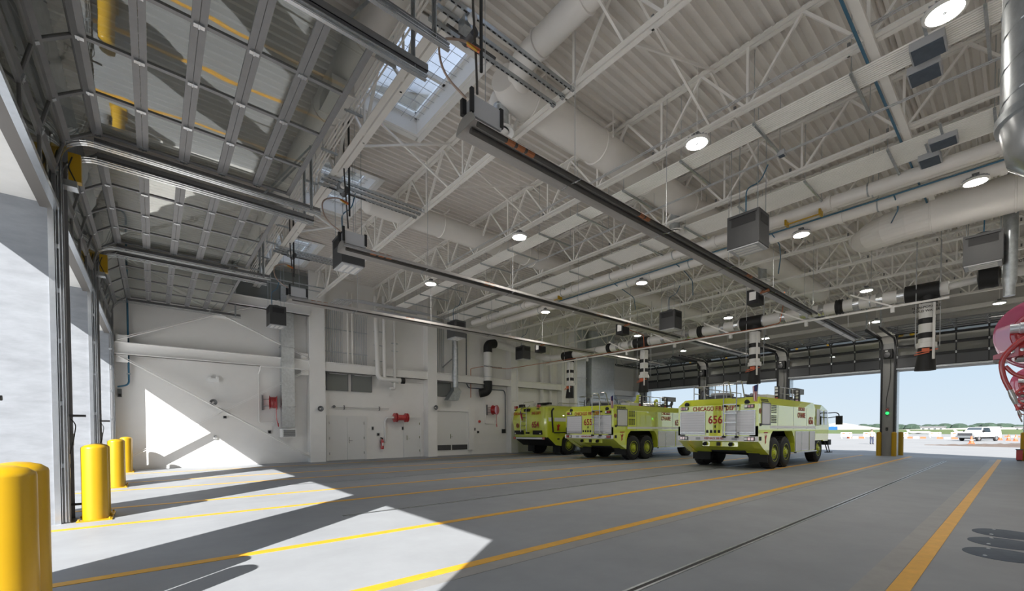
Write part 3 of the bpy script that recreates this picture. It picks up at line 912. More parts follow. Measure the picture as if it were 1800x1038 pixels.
# ================================================================ ROUND LAMPS
def lamp(label, x, y, z=7.16):
    t = thing('high_bay_light', label, 'lamp', (x, y, z), 'round LED high bay lights')
    obj('lens', MB().lathe((x, y, z), (0, 0, 1), [(0.001, 0.0), (0.03, 0.0), (0.19, 0.0), (0.20, 0.01)], 28), 'lens', t)
    obj('rim', MB().lathe((x, y, z), (0, 0, 1), [(0.195, -0.012), (0.235, 0.0), (0.24, 0.03), (0.15, 0.08), (0.08, 0.10), (0.001, 0.10)], 28), 'whitep', t, smooth=True)
    obj('sensor', MB().lathe((x, y, z-0.012), (0, 0, 1), [(0.001, 0), (0.025, 0.0), (0.025, 0.012)], 10), 'greyl', t)
    m_ = MB()
    for a in range(18):
        th = 2*PI*a/18
        m_.bar((x+0.10*math.cos(th), y+0.10*math.sin(th), z+0.09), (x+0.22*math.cos(th), y+0.22*math.sin(th), z+0.05), 0.008, 0.05)
    obj('heat_sink', m_, 'greyl', t)
    obj('driver_box', MB().box(x-0.06, y-0.06, z+0.10, x+0.06, y+0.06, z+0.19), 'grey', t)
    obj('hanger', MB().tube([(x, y, z+0.18), (x, y, ZD+0.09)], 0.007, 6), 'steelw', t)
ROWS = [(8.28, [0.78, 4.28, 9.70, 15.0], 'in the row by the third joist'),
        (14.45, [0.80, 4.28, 9.65, 15.0], 'in the row by the thick white pipes'),
        (22.3, [-0.3+1.1, 4.25, 9.8, 15.16], 'in the row behind the hose drops'), (29.1, [0.79, 5.1, 10.5, 15.96], 'in the row before the airfield doors')]
for x, ys, w_ in ROWS:
    for k, y in enumerate(ys):
        lamp('round ceiling lamp %s, %s from the reel wall' % (w_, ORD[k]), x, y)

# ================================================================ GAS TUBE HEATERS
def heater(label, y, yb, x0=3.45, x1=26.2):
    z = 5.80
    t = thing('tube_heater', label, 'heater', (x0, y, z), 'long radiant tube heaters')
    plate = [(-0.245, 0.0), (-0.235, 0.04), (-0.16, 0.14), (-0.08, 0.175), (0.08, 0.175), (0.16, 0.14), (0.235, 0.04), (0.245, 0.0)]
    sec = [(-0.245, 0.0), (-0.205, 0.035), (-0.13, 0.10), (-0.09, 0.13), (0.09, 0.13), (0.13, 0.10), (0.205, 0.035), (0.245, 0.0)]
    sec2 = [(a*0.97, b-0.008) for a, b in sec]
    loop = sec+list(reversed(sec2))
    obj('reflector', MB().prism([(y+a, z+b) for a, b in loop], 'x', x0, x1), 'hood', t)
    obj('end_plate', MB().prism([(y+a, z+b) for a, b in plate], 'x', x0-0.006, x0), 'hoodx', t)
    obj('end_plate', MB().prism([(y+a, z+b) for a, b in plate], 'x', x1, x1+0.006), 'hoodx', t)
    for dy in (-0.09, 0.09):
        obj('tube', MB().tube([(x0+0.15, y+dy, z+0.075), (x1-0.3, y+dy, z+0.075)], 0.04, 10), 'tube', t, smooth=True)
    obj('return_bend', MB().tube(bez([(x1-0.3, y-0.09, z+0.075), (x1-0.15, y-0.09, z+0.075), (x1-0.15, y+0.09, z+0.075), (x1-0.3, y+0.09, z+0.075)], r=0.09), 0.04, 10), 'zinc', t, smooth=True)
    for xa in (x0+0.75, x0+4.2, x0+9.4):
        for q in range(3 if xa < x0+2 else 2):
            obj('heat_clamp', MB().lathe((xa+q*0.2, y-0.09, z+0.075), (1, 0, 0), [(0.04, -0.07), (0.05, -0.07), (0.05, 0.07), (0.04, 0.07)], 10), 'rust', t)
    for xa in (x0+2.2, x0+5.2, x0+8.3, x0+11.5, x0+14.5, x0+17.5, x0+20.5):
        m_ = MB().tube([(xa, y-0.25, z+0.0), (xa+0.06, y-0.12, z+0.04), (xa, y-0.10, z-0.0), (xa+0.05, y+0.06, z+0.06), (xa, y+0.25, z+0.0)], 0.011, 5)
        obj('wire_hanger', m_, 'zinc', t)
    m_ = MB()
    for xa in (x0+0.35, x0+2.3, x0+5.3, x0+8.4, x0+11.6, x0+14.6, x0+17.6, x0+20.6):
        m_.tube([(xa, y, z+0.12), (xa, y, ZD)], 0.006, 5)
    obj('hanging_cable', m_, 'greyl', t)
    b = obj('burner_box', MB().box(x0+0.06, y-0.13, z+0.13, x0+0.55, y+0.16, z+0.42), 'greyl', t)
    for bb_ in ((x0+0.0, y-0.15, z+0.17, x0+0.05, y-0.1, z+0.5), (x0+0.52, y-0.14, z+0.17, x0+0.58, y-0.1, z+0.45)):
        obj('burner_bracket', MB().box(*bb_), 'black', b)
    obj('inlet_fitting', MB().box(x0-0.05, y+0.0, z+0.175, x0+0.02, y+0.06, z+0.4), 'black', b)
    obj('gas_hose', MB().tube(bez([(x0+0.0, y-0.02, z+0.4), (x0-0.35, y+0.05, z+0.62), (x0-0.42, y+0.05, z+1.05), (x0-0.05, y-0.03, z+1.18), (x0+0.12, y-0.16, z+1.05)], r=0.25), 0.016, 8), 'hosem', t, smooth=True)
    obj('gas_valve', MB().tube([(x0+0.0, y-0.06, z+1.13), (x0+0.14, y-0.17, z+1.03)], 0.028, 8), 'copper', t)
    obj('valve_handle', MB().bar((x0-0.04, y-0.10, z+1.10), (x0+0.09, y-0.16, z+1.02), 0.03, 0.012), 'yellow', t)
    obj('gas_drop', MB().tube([(x0+0.15, y-0.18, z+0.75), (x0+0.15, y-0.18, ZD)], 0.024, 8), 'blackp', t)
    obj('power_conduit', MB().tube(bez([(x0+0.15, y-0.08, z+0.5), (x0+0.12, y-0.10, z+0.9), (x0+0.06, y-0.1, z+1.8), (x0+0.06, y-0.1, ZD)], r=0.2), 0.018, 8), 'tube', t)
    # draft fan part way along
    xf = yb
    f_ = obj('draft_fan', MB().box(xf, y+0.27, z-0.30, xf+0.45, y+0.62, z+0.15), 'black', t)
    obj('fan_label', MB().box(xf-0.004, y+0.34, z-0.18, xf, y+0.54, z+0.08), 'whitep', f_)
    obj('fan_coupling', MB().tube([(xf+0.05, y+0.24, z+0.02), (xf+0.1, y-0.02, z+0.06)], 0.05, 10), 'rust', f_)
heater('long tube heater hung nearest the camera', 5.22, 14.6)
heater('long tube heater hung between the other two heaters', 10.58, 14.9)
heater('long tube heater hung nearest the end wall', 15.85, 15.1)

# strut frames beside the heater heads
for i, y in enumerate((5.35, 10.95, 16.2)):
    t = thing('strut_frame', 'three parallel slotted strut channels above the near end of a heater, %s from the camera' % ORD[i], 'strut', (3.4, y, 7.6), 'slotted strut frames')
    for dy in (0, 0.22, 0.46):
        m_ = MB().box(3.2, y+dy-0.02, 7.58, 5.85, y+dy+0.02, 7.60).box(3.2, y+dy-0.021, 7.60, 5.85, y+dy-0.017, 7.64).box(3.2, y+dy+0.017, 7.60, 5.85, y+dy+0.021, 7.64)
        c_ = obj('channel', m_, 'galv', t)
        m_ = MB()
        for q in range(24):
            m_.box(3.3+q*0.105, y+dy-0.008, 7.574, 3.36+q*0.105, y+dy+0.008, 7.58)
        obj('slots', m_, 'black', c_)
    obj('beam_clamp', MB().box(5.75, y-0.05, 7.56, 5.83, y+0.0, 7.62).box(5.75, y+0.2, 7.56, 5.83, y+0.25, 7.62).box(5.75, y+0.44, 7.56, 5.83, y+0.49, 7.62), 'zinc', t)
    op = thing('door_operator', 'small motor and shaft assembly clamped to the strut frame, %s from the camera' % ORD[i], 'motor', (3.4, y+0.1, 7.66), 'door operators on the strut frames')
    obj('motor', MB().tube([(3.75, y+0.1, 7.50), (3.75, y+0.34, 7.50)], 0.09, 12), 'dsteel', op, smooth=True)
    obj('gear_box', MB().box(3.55, y+0.02, 7.42, 3.68, y+0.2, 7.58), 'galv', op)
    obj('round_cap', MB().lathe((3.62, y-0.02, 7.48), (0, -1, 0), [(0.06, 0), (0.06, 0.09), (0.001, 0.1)], 12), 'whitep', op, smooth=True)
    obj('shaft', MB().tube([(3.4, y+0.28, 7.5), (4.3, y+0.28, 7.5)], 0.02, 8), 'dsteel', op)

# ================================================================ GREY UNIT HEATERS
def unit(label, x, y, z=5.8):
    t = thing('air_cleaner', label, 'air cleaner', (x, y, z), 'grey hanging air cleaner boxes')
    sx, sy, sz = 0.60, 0.72, 0.80
    obj('cabinet', MB().box(x, y, z+0.03, x+sx, y+sy, z+sz), 'boxg', t)
    m_ = MB()
    m_.box(x-0.006, y+0.08, z+0.52, x, y+sy-0.1, z+0.72)
    m_.box(x+0.1, y-0.006, z+0.52, x+sx-0.08, y, z+0.72)
    g_ = obj('grille_opening', m_, 'black', t)
    m_ = MB().box(x-0.03, y+0.05, z+0.73, x, y+sy-0.05, z+0.75)
    obj('grille_lip', m_, 'boxg', g_)
    u_ = obj('filter_tray', MB().box(x+0.02, y+0.02, z, x+sx-0.02, y+sy-0.02, z+0.03), 'greyl', t)
    m_ = MB()
    for q in range(3):
        m_.box(x+0.1+q*0.16, y+0.1, z-0.006, x+0.2+q*0.16, y+sy-0.1, z)
    obj('filter_slats', m_, 'whitep', u_)
    obj('fan_housing', MB().lathe((x+sx/2, y+sy/2, z+sz), (0, 0, 1), [(0.2, 0), (0.18, 0.06), (0.08, 0.1), (0.001, 0.1)], 14), 'boxg', t, smooth=True)
    m_ = MB()
    for dx in (0.06, sx-0.06):
        for dy in (0.06, sy-0.06):
            m_.tube([(x+dx, y+dy, z+sz), (x+dx, y+dy, ZD)], 0.009, 5)
    obj('threaded_rods', m_, 'galv', t)
    if x < 4 and y > 15:
        obj('mount_channel', MB().box(3.45, y+0.04, ZB+0.012, 5.88, y+0.08, ZB+0.05).box(3.45, y+sy-0.08, ZB+0.012, 5.88, y+sy-0.04, ZB+0.05), 'galv', t)
    obj('flex_cable', MB().tube(bez([(x+0.15, y+0.35, z+sz), (x+0.12, y+0.34, z+1.4), (x+0.3, y+0.1, z+1.5), (x+0.35, y-0.05, ZB)], r=0.15), 0.014, 6), 'blue', t)
unit('grey hanging air cleaner box beside the nearest heater, beneath the thick white pipes', 10.64, 4.0)
unit('grey hanging air cleaner box beyond the middle heater, near the hose rail', 16.87, 9.65)
unit('grey hanging air cleaner box above the rounded fire truck', 17.1, 19.7)
unit('grey hanging air cleaner box behind the near end of the middle heater', 3.74, 11.41)
unit('grey hanging air cleaner box before the cross braced wall', 3.66, 19.9)
unit('grey hanging air cleaner box over the second wall column', 10.67, 17.1)
unit('grey hanging air cleaner box by the huge white duct', 16.5, 0.40)
# ================================================================ EXHAUST HOSE RAIL
EX, EZ = 19.3, 6.0
t = thing('exhaust_rail', 'horizontal white exhaust pipe with black couplings along the far side of the hall', 'exhaust pipe', (EX, 1.2, EZ))
obj('pipe', MB().tube([(EX, 1.6, EZ), (EX, 19.4, EZ)], 0.21, 18), 'whitep', t, smooth=True)
for y in (4.45, 9.7, 14.9):
    m_ = MB().lathe((EX, y, EZ), (0, 1, 0), [(0.21, -0.12), (0.27, -0.10), (0.25, -0.05), (0.27, 0.0), (0.25, 0.05), (0.27, 0.10), (0.21, 0.12)], 18)
    obj('coupling', m_, 'black', t, smooth=True)
for y in (2.75, 3.3, 3.95, 5.0, 5.6, 6.3, 8.1, 8.7, 10.3, 11.6, 13.5, 14.3):
    obj('steel_band', MB().lathe((EX, y, EZ), (0, 1, 0), [(0.212, -0.09), (0.216, -0.09), (0.216, 0.09), (0.212, 0.09)], 18), 'zinc', t, smooth=True)
obj('small_end_pipe', MB().tube([(EX, 1.6, EZ+0.02), (EX, 0.9, EZ+0.08)], 0.10, 14), 'whitep', t, smooth=True)
obj('end_bellows', MB().lathe((EX, 0.75, EZ+0.12), (0, 1, 0), [(0.12, 0.24), (0.36, 0.2), (0.34, 0.05), (0.36, -0.1), (0.34, -0.2), (0.12, -0.24)], 18), 'black', t, smooth=True)
obj('wye', MB().tube([(EX, 0.5, EZ+0.12), (EX+0.15, 0.2, EZ+0.16), (EX+0.3, -0.2, EZ+0.1)], [0.12, 0.15, 0.12], 14), 'whitep', t, smooth=True)
y = 1.8
while y < 19:
    obj('pipe_hanger', MB().tube([(EX, y, EZ+0.2), (EX, y, ZD)], 0.008, 5).lathe((EX, y, EZ), (0, 1, 0), [(0.213, -0.015), (0.222, -0.015), (0.222, 0.015), (0.213, 0.015)], 16), 'galv', t)
    y += 1.75

t = thing('support_rail', 'thin white rail slung below the exhaust pipe with short brackets', 'rail', (18.9, 1.6, 5.55))
obj('rail', MB().box(18.86, 1.55, 5.56, 18.92, 19.5, 5.62), 'steelw', t)
for i, y in enumerate((2.9, 5.4, 8.2, 10.8, 13.5, 16.2)):
    obj('bracket_arm', MB().bar((18.89, y, 5.6), (18.89, y+1.15, 6.25), 0.05, 0.05), 'steelw', t)
    obj('bracket_foot', MB().box(18.85, y-0.05, 5.40, 18.95, y+0.05, 5.56), 'whitep', t)
t = thing('copper_pipe', 'thin copper pipe sloping along the exhaust rail and down the end wall', 'pipe', (17.6, 6.2, 5.5))
obj('pipe', MB().tube(bez([(14.64, 21.7, 3.45), (14.64, 21.7, 5.2), (15.4, 21.6, 5.38), (17.2, 21.4, 5.38), (18.6, 14.0, 5.60), (18.75, 6.9, 5.60), (18.9, 6.3, 5.7), (18.9, 6.2, 6.3), (16.9, 5.5, 6.3)], r=0.08), 0.016, 6), 'copper', t)
obj('copper_drop', MB().tube(bez([(16.8, 12.3, 6.3), (18.6, 12.3, 6.2), (18.65, 12.3, 5.6)], r=0.08), 0.014, 6), 'copper', t)
def hose_drop(label, y):
    t = thing('exhaust_hose_drop', label, 'exhaust hose', (EX, y, 3.4), 'hanging exhaust hoses')
    obj('tee', MB().tube([(EX, y-0.42, EZ), (EX, y+0.42, EZ)], [0.27, 0.27], 18).tube([(EX, y-0.15, EZ-0.1), (EX, y-0.15, EZ-0.42)], 0.22, 18), 'black', t, smooth=True)
    yy = y-0.12
    obj('riser_pipe', MB().tube([(EX, yy, EZ-0.4), (EX, yy, 4.25)], 0.20, 18), 'whitep', t, smooth=True)
    for z in (5.02, 4.55):
        obj('black_band', MB().lathe((EX, yy, z), (0, 0, 1), [(0.2, -0.09), (0.225, -0.08), (0.225, 0.08), (0.2, 0.09)], 18), 'black', t, smooth=True)
    obj('collar', MB().lathe((EX, yy, 4.25), (0, 0, 1), [(0.2, -0.1), (0.26, -0.1), (0.26, 0.06), (0.2, 0.08)], 18), 'whitep', t, smooth=True)
    obj('hose_boot', MB().loft([[(EX+0.21*math.cos(a), yy+0.21*math.sin(a), 4.18) for a in [2*PI*k/16 for k in range(16)]],
                                [(EX+0.21*math.cos(a), yy+0.22*math.sin(a), 3.95) for a in [2*PI*k/16 for k in range(16)]],
                                [(EX-0.03+0.23*math.cos(a), yy+0.02+0.27*math.sin(a), 3.42) for a in [2*PI*k/16 for k in range(16)]]]), 'black', t, smooth=True)
    obj('release_clamp', MB().bar((EX-0.24, yy+0.22, 4.0), (EX-0.24, yy-0.3, 4.06), 0.03, 0.03).box(EX-0.26, yy-0.1, 4.0, EX-0.2, yy+0.08, 4.12).bar((EX-0.25, yy+0.26, 3.92), (EX-0.25, yy-0.1, 3.98), 0.03, 0.025), 'orange', t)
    obj('guide_tube', MB().tube([(EX-0.28, yy-0.2, 5.55), (EX-0.28, yy-0.2, 3.75)], 0.035, 10), 'whitep', t, smooth=True)
    obj('guide_cable', MB().tube([(EX-0.25, yy+0.24, 4.2), (EX-0.25, yy+0.24, 7.6)], 0.012, 6).tube([(EX+0.15, yy-0.3, 4.2), (EX+0.15, yy-0.3, 7.6)], 0.012, 6), 'greyl', t)
    return t
names = ['nearest the hose reels', 'above the nearest fire truck', 'above the middle fire truck', 'nearest the end wall']
for k, y in enumerate((2.22, 7.5, 12.85, 18.0)):
    d_ = hose_drop('white and black striped exhaust hose drop '+names[k], y)
    if k == 0:
        for j, s_ in enumerate(('NON-POTABLE', 'COLD WATER')):
            text('pipe_lettering', s_, 0.10, (EX-0.204, y-0.12, 5.45-j*0.12), '-x', 'blackletter', d_)
t = thing('cold_water_pipe', 'white pipe with black cold water lettering rising from the exhaust pipe end', 'pipe', (19.6, -0.7, 6.4))
obj('pipe', MB().tube([(19.6, -0.74, 6.55), (19.6, 0.40, 6.30), (19.6, 0.62, 6.22)], 0.13, 14), 'whitep', t, smooth=True)
text('pipe_lettering', 'NON-POTABLE COLD WATER', 0.13, (19.462, -0.10, 6.44), '-x', 'blackletter', t, sx=0.55)

# ================================================================ WALL FITTINGS ON THE BACK WALL
t = thing('square_duct', 'square galvanised duct coming down the end wall to a white grille', 'duct', (4.6, 21.7, 1.3))
obj('duct_run', MB().box(4.36, 21.38, 1.62, 4.88, 21.72, 7.9), 'galv', t)
for z in (2.55, 3.2, 5.2):
    obj('joint_flange', MB().box(4.33, 21.35, z, 4.91, 21.75, z+0.03), 'galv', t)
g_ = obj('grille_frame', MB().box(4.36, 21.42, 1.18, 4.94, 21.9, 1.56), 'white', t)
m_ = MB()
for q in range(9):
    m_.box(4.41, 21.40, 1.22+q*0.034, 4.89, 21.42, 1.24+q*0.034)
obj('grille_slats', m_, 'grey', g_)
def reel_small(label, x, z, faces):
    t = thing('hose_reel', label, 'hose reel', (x, 21.75, z), 'red hose reels on the end wall')
    obj('wall_bracket', MB().box(x-0.38, 21.86, z-0.33, x-0.33, 21.95, z+0.33).bar((x-0.35, 21.9, z+0.15), (x-0.1, 21.55, z+0.15), 0.04, 0.03).bar((x-0.35, 21.9, z-0.15), (x-0.1, 21.55, z-0.15), 0.04, 0.03), 'grey', t)
    ax = Vector(faces).normalized()
    for s_ in (-0.14, 0.14):
        obj('flange', MB().lathe(Vector((x, 21.55, z))+ax*s_, ax, [(0.001, -0.012), (0.30, -0.012), (0.31, 0), (0.30, 0.012), (0.001, 0.012)], 22), 'red', t, smooth=True)
    m_ = MB()
    for k in range(5):
        o2 = Vector((x, 21.55, z))+ax*(-0.10+k*0.05)
        m_.lathe(o2, ax, [(0.2, -0.025), (0.26, -0.012), (0.265, 0), (0.26, 0.012), (0.2, 0.025)], 18)
    obj('wound_hose', m_, 'red', t, smooth=True)
    obj('hose_tail', MB().tube(bez([(x+0.1, 21.5, z-0.25), (x+0.12, 21.55, z-0.7), (x+0.20, 21.6, z-1.1), (x+0.22, 21.7, z-0.9)], r=0.1), 0.018, 6), 'red', t, smooth=True)
reel_small('red hose reel on the end wall between the cross brace and square duct', 4.05, 2.72, (1, -0.25, 0))
reel_small('red hose reel on the end wall beside the rounded fire truck', 16.35, 2.75, (0.45, -1, 0))
t = thing('white_pipe', 'thin white water pipe serving the hose reel by the square duct', 'pipe', (3.55, 21.85, 1.8))
obj('pipe', MB().tube(bez([(5.5, 21.4, 4.27), (3.55, 21.4, 4.27), (3.55, 21.5, 4.1), (3.55, 21.88, 4.0), (3.55, 21.88, 1.85), (4.15, 21.88, 1.85)], r=0.06), 0.025, 8), 'wall', t, smooth=True)
t = thing('white_pipe', 'thin white water pipe serving the hose reel by the rounded fire truck', 'pipe', (15.85, 21.85, 1.8))
obj('pipe', MB().tube(bez([(15.85, 21.9, 3.7), (15.85, 21.88, 1.9), (16.6, 21.88, 1.9), (16.65, 21.88, 2.1)], r=0.06), 0.03, 8), 'wall', t, smooth=True)
for x in (6.42, 7.62):
    t = thing('dark_panel', 'grey green panel under the wall beam, %s' % ('next to the first column' if x < 7 else 'next to the white pipes'), 'panel', (x, 21.8, 3.45), 'grey green wall panels')
    obj('panel', MB().box(x, 21.86, 3.47, x+0.97, 21.95, 4.27), 'louvre', t)
    obj('frame', MB().box(x-0.03, 21.84, 4.24, x+1.0, 21.95, 4.28).box(x-0.03, 21.84, 3.44, x, 21.95, 4.28).box(x+0.97, 21.84, 3.44, x+1.0, 21.95, 4.28).box(x-0.03, 21.84, 3.44, x+1.0, 21.95, 3.47), 'grey', t)
    obj('top_light', MB().box(x+0.1, 21.80, 4.24, x+0.95, 21.84, 4.26), 'white', t)
t = thing('dark_panel', 'grey green panel beside the second column behind the round duct', 'panel', (12.5, 21.8, 3.45), 'grey green wall panels')
obj('panel', MB().box(12.42, 21.86, 3.45, 13.3, 21.95, 4.22), 'louvre', t)
obj('frame', MB().box(12.40, 21.84, 4.22, 13.33, 21.95, 4.26).box(13.3, 21.84, 3.42, 13.33, 21.95, 4.26), 'grey', t)
# drain pipes
t = thing('drain_pipes', 'pair of thick white pipes coming down the end wall and joining at an elbow', 'pipe', (8.7, 21.3, 4.0))
obj('pipe', MB().tube(bez([(8.72, 21.55, 8.3), (8.72, 21.3, 4.12), (9.95, 21.3, 4.10)], r=0.28, k=8), 0.115, 14), 'whitep', t, smooth=True)
obj('pipe', MB().tube(bez([(9.06, 21.3, 8.3), (9.06, 21.3, 4.2), (9.2, 21.3, 4.14)], r=0.1), 0.095, 14), 'whitep', t, smooth=True)
obj('pipe_cap', MB().lathe((9.95, 21.3, 4.10), (1, -0.15, 0), [(0.12, 0), (0.16, 0.02), (0.16, 0.2), (0.001, 0.22)], 14), 'black', t, smooth=True)
for z in (5.0, 5.8, 6.5):
    obj('pipe_strap', MB().box(8.58, 21.44, z, 9.2, 21.5, z+0.04), 'galv', t)
t = thing('drain_pipe', 'single white drain pipe with a short hooked foot on the end wall', 'pipe', (9.65, 21.4, 3.6))
obj('pipe', MB().tube(bez([(9.68, 21.45, 8.3), (9.68, 21.45, 3.66), (9.42, 21.45, 3.66)], r=0.1), 0.075, 12), 'whitep', t, smooth=True)
for z in (3.95, 5.6, 6.0):
    obj('pipe_strap', MB().box(9.5, 21.4, z, 9.86, 21.44, z+0.04), 'galv', t)
t = thing('handrail_pipe', 'short horizontal white pipe pair on the end wall above the double door', 'pipe', (6.7, 21.9, 2.65))
obj('pipe', MB().tube([(6.72, 21.88, 2.65), (9.55, 21.88, 2.65)], 0.03, 8).tube([(6.72, 21.88, 2.57), (9.5, 21.88, 2.57)], 0.02, 8), 'wall', t, smooth=True)
obj('end_flange', MB().lathe((6.72, 21.86, 2.65), (0, -1, 0), [(0.001, 0.05), (0.07, 0.05), (0.07, 0)], 10), 'grey', t)
obj('clip', MB().box(7.2, 21.84, 2.52, 7.24, 21.95, 2.72).box(9.0, 21.84, 2.52, 9.04, 21.95, 2.72), 'grey', t)
t = thing('hose_rack', 'red spool shaped fire hose fitting above the single door', 'hose reel', (9.6, 21.6, 2.1))
obj('spool', MB().tube([(9.66, 21.55, 2.16), (10.4, 21.55, 2.16)], 0.15, 16), 'red', t, smooth=True)
for x in (9.70, 9.82, 10.32, 10.42):
    obj('flange', MB().lathe((x, 21.55, 2.16), (1, 0, 0), [(0.001, -0.02), (0.24, -0.02), (0.24, 0.02), (0.001, 0.02)], 18), 'red', t, smooth=True)
obj('bracket', MB().box(9.9, 21.6, 2.05, 10.2, 21.95, 2.3), 'red', t)
obj('feed_pipe', MB().tube(bez([(9.66, 21.6, 2.16), (9.32, 21.6, 2.16), (9.32, 21.7, 2.1), (9.32, 21.88, 1.95), (9.32, 21.88, 0.85)], r=0.1), 0.06, 10), 'wall', t, smooth=True)
t = thing('fire_extinguisher', 'red fire extinguisher on the end wall between the doors', 'extinguisher', (9.1, 21.8, 0.5))
obj('cylinder', MB().lathe((9.12, 21.8, 0.50), (0, 0, 1), [(0.001, 0), (0.08, 0.0), (0.085, 0.03), (0.085, 0.42), (0.06, 0.48), (0.03, 0.52)], 16), 'red', t, smooth=True)
obj('valve', MB().box(9.09, 21.77, 1.02, 9.15, 21.83, 1.10).box(9.02, 21.79, 1.06, 9.10, 21.81, 1.12), 'black', t)
obj('hose', MB().tube(bez([(9.05, 21.78, 1.06), (8.98, 21.76, 0.95), (9.02, 21.74, 0.7)], r=0.08), 0.012, 6), 'black', t)
obj('label', MB().box(9.08, 21.71, 0.68, 9.16, 21.716, 0.84), 'white', t)
for k, (x, z, lab) in enumerate(((8.62, 1.5, 'dark card reader on the wall beside the double door'), (10.28, 1.5, 'dark card reader on the wall beside the single door'), (15.02, 1.45, 'dark card reader beside the wide panel door'))):
    t = thing('card_reader', lab, 'card reader', (x, 21.9, z), 'card readers by the doors')
    obj('box', MB().box(x, 21.90, z, x+0.09, 21.95, z+0.18), 'grey', t)
    obj('face', MB().box(x+0.015, 21.89, z+0.03, x+0.075, 21.90, z+0.15), 'black', t)
# galvanised round duct with hood
t = thing('round_duct', 'round galvanised duct on the end wall ending in an angled hood', 'duct', (13.4, 21.4, 3.2))
obj('duct_run', MB().tube([(13.35, 21.4, 3.95), (13.35, 21.4, 8.2)], 0.17, 18), 'galv', t, smooth=True)
obj('hood', MB().loft([[(13.18, 21.25, 3.95), (13.52, 21.25, 3.95), (13.52, 21.6, 3.95), (13.18, 21.6, 3.95)], [(13.15, 21.2, 3.75), (13.65, 21.2, 3.75), (13.65, 21.65, 3.75), (13.15, 21.65, 3.75)], [(12.75, 21.2, 3.2), (13.45, 21.2, 3.2), (13.45, 21.65, 3.2), (12.75, 21.65, 3.2)]]), 'galv', t)
for z in (4.5, 5.9):
    obj('strap', MB().lathe((13.35, 21.4, z), (0, 0, 1), [(0.17, -0.02), (0.185, -0.02), (0.185, 0.02), (0.17, 0.02)], 18), 'galv', t)
obj('bracket', MB().bar((13.2, 21.5, 5.6), (12.75, 21.8, 5.1), 0.06, 0.06), 'grey', t)
obj('yellow_tag', MB().box(13.62, 21.85, 5.35, 13.75, 21.9, 5.95), 'yellow', t)
# wall exhaust pipe with black elbows
t = thing('exhaust_riser', 'white vertical exhaust pipe with black elbows at both ends on the end wall', 'exhaust pipe', (15.6, 21.4, 3.6))
obj('riser', MB().tube([(15.70, 21.4, 4.45), (15.70, 21.4, 6.3)], 0.25, 18), 'whitep', t, smooth=True)
obj('upper_elbow', MB().tube(bez([(15.70, 21.4, 6.25), (15.70, 21.4, 6.75), (16.25, 21.4, 6.85)], r=0.45, k=8), 0.27, 18), 'black', t, smooth=True)
obj('lower_elbow', MB().tube(bez([(15.70, 21.4, 4.5), (15.70, 21.4, 3.85), (15.25, 21.65, 3.75)], r=0.4, k=8), 0.27, 18), 'black', t, smooth=True)
obj('upper_pipe', MB().tube([(16.2, 21.4, 6.85), (19.3, 21.0, 6.4), (19.3, 19.4, 6.0)], 0.22, 16), 'whitep', t, smooth=True)
obj('steel_ring', MB().lathe((15.70, 21.4, 4.75), (0, 0, 1), [(0.25, -0.02), (0.262, -0.02), (0.262, 0.02), (0.25, 0.02)], 18), 'galv', t)
text('pipe_lettering', 'NON-POTABLE COLD WATER', 0.10, (15.9, 21.13, 5.35), '-y', 'blackletter', t)
bpy.context.view_layer.update()
t = thing('grey_conduit', 'grey conduit looping down the end wall to a small box by the red hose reel', 'conduit', (14.3, 21.85, 1.3))
obj('conduit', MB().tube(bez([(14.45, 21.88, 7.3), (14.45, 21.88, 4.3), (14.6, 21.88, 4.05), (17.35, 21.88, 4.05), (17.45, 21.88, 3.8), (17.45, 21.88, 1.5)], r=0.15), 0.028, 8), 'plate', t, smooth=True)
obj('box', MB().box(17.2, 21.83, 1.28, 17.45, 21.95, 1.55), 'black', t)
for i, (x, lab) in enumerate(((20.6, 'white pipe on the end wall above the rounded fire truck, nearer the riser'), (21.5, 'white pipe on the end wall above the rounded fire truck, by the wall corner'))):
    t = thing('white_downpipe', lab, 'pipe', (x, 21.75, 3.2), 'white downpipes on the end wall')
    obj('pipe', MB().tube(bez([(x, 21.75, 8.0), (x, 21.75, 3.3), (x-0.5, 21.75, 3.25)], r=0.12), 0.13 if i == 0 else 0.10, 12), 'whitep', t, smooth=True)
t = thing('white_rod', 'thin white drop tube hanging before the end wall by the grey air cleaner', 'pipe', (17.9, 21.0, 3.3))
obj('tube', MB().tube([(17.9, 21.2, 5.6), (17.9, 21.2, 3.35)], 0.03, 8), 'whitep', t)
obj('foot', MB().box(17.55, 21.17, 3.3, 17.95, 21.23, 3.36), 'whitep', t)
# small signs of life on the wall
t = thing('emergency_light', 'white twin headed emergency light on the cross braced wall', 'lamp', (1.9, 21.9, 3.5))
obj('box', MB().box(1.72, 21.83, 3.50, 2.10, 21.95, 3.66), 'white', t)
for x in (1.78, 2.04):
    obj('lamp_head', MB().lathe((x, 21.86, 3.70), (0.2, -1, -0.2), [(0.03, -0.04), (0.055, 0.03), (0.05, 0.05), (0.001, 0.05)], 10), 'white', t, smooth=True)
def horn(label, x, y, z):
    t = thing('signal_horn', label, 'horn', (x, y, z), 'round wall speakers')
    obj('bell', MB().lathe((x, y, z), (0, -1, 0), [(0.03, 0), (0.05, 0.05), (0.13, 0.14), (0.135, 0.15), (0.12, 0.14), (0.04, 0.06)], 16), 'grey', t, smooth=True)
    obj('driver', MB().lathe((x, y, z), (0, -1, 0), [(0.001, 0.09), (0.035, 0.09), (0.04, 0.0)], 10), 'whitep', t, smooth=True)
horn('round grey horn speaker above the crossing of the lower braces', 1.9, 21.9, 2.66)
horn('round horn speaker on the second wall column', 12.02, 21.42, 2.75)
horn('round horn speaker on the first wall column', 5.95, 21.42, 2.5)
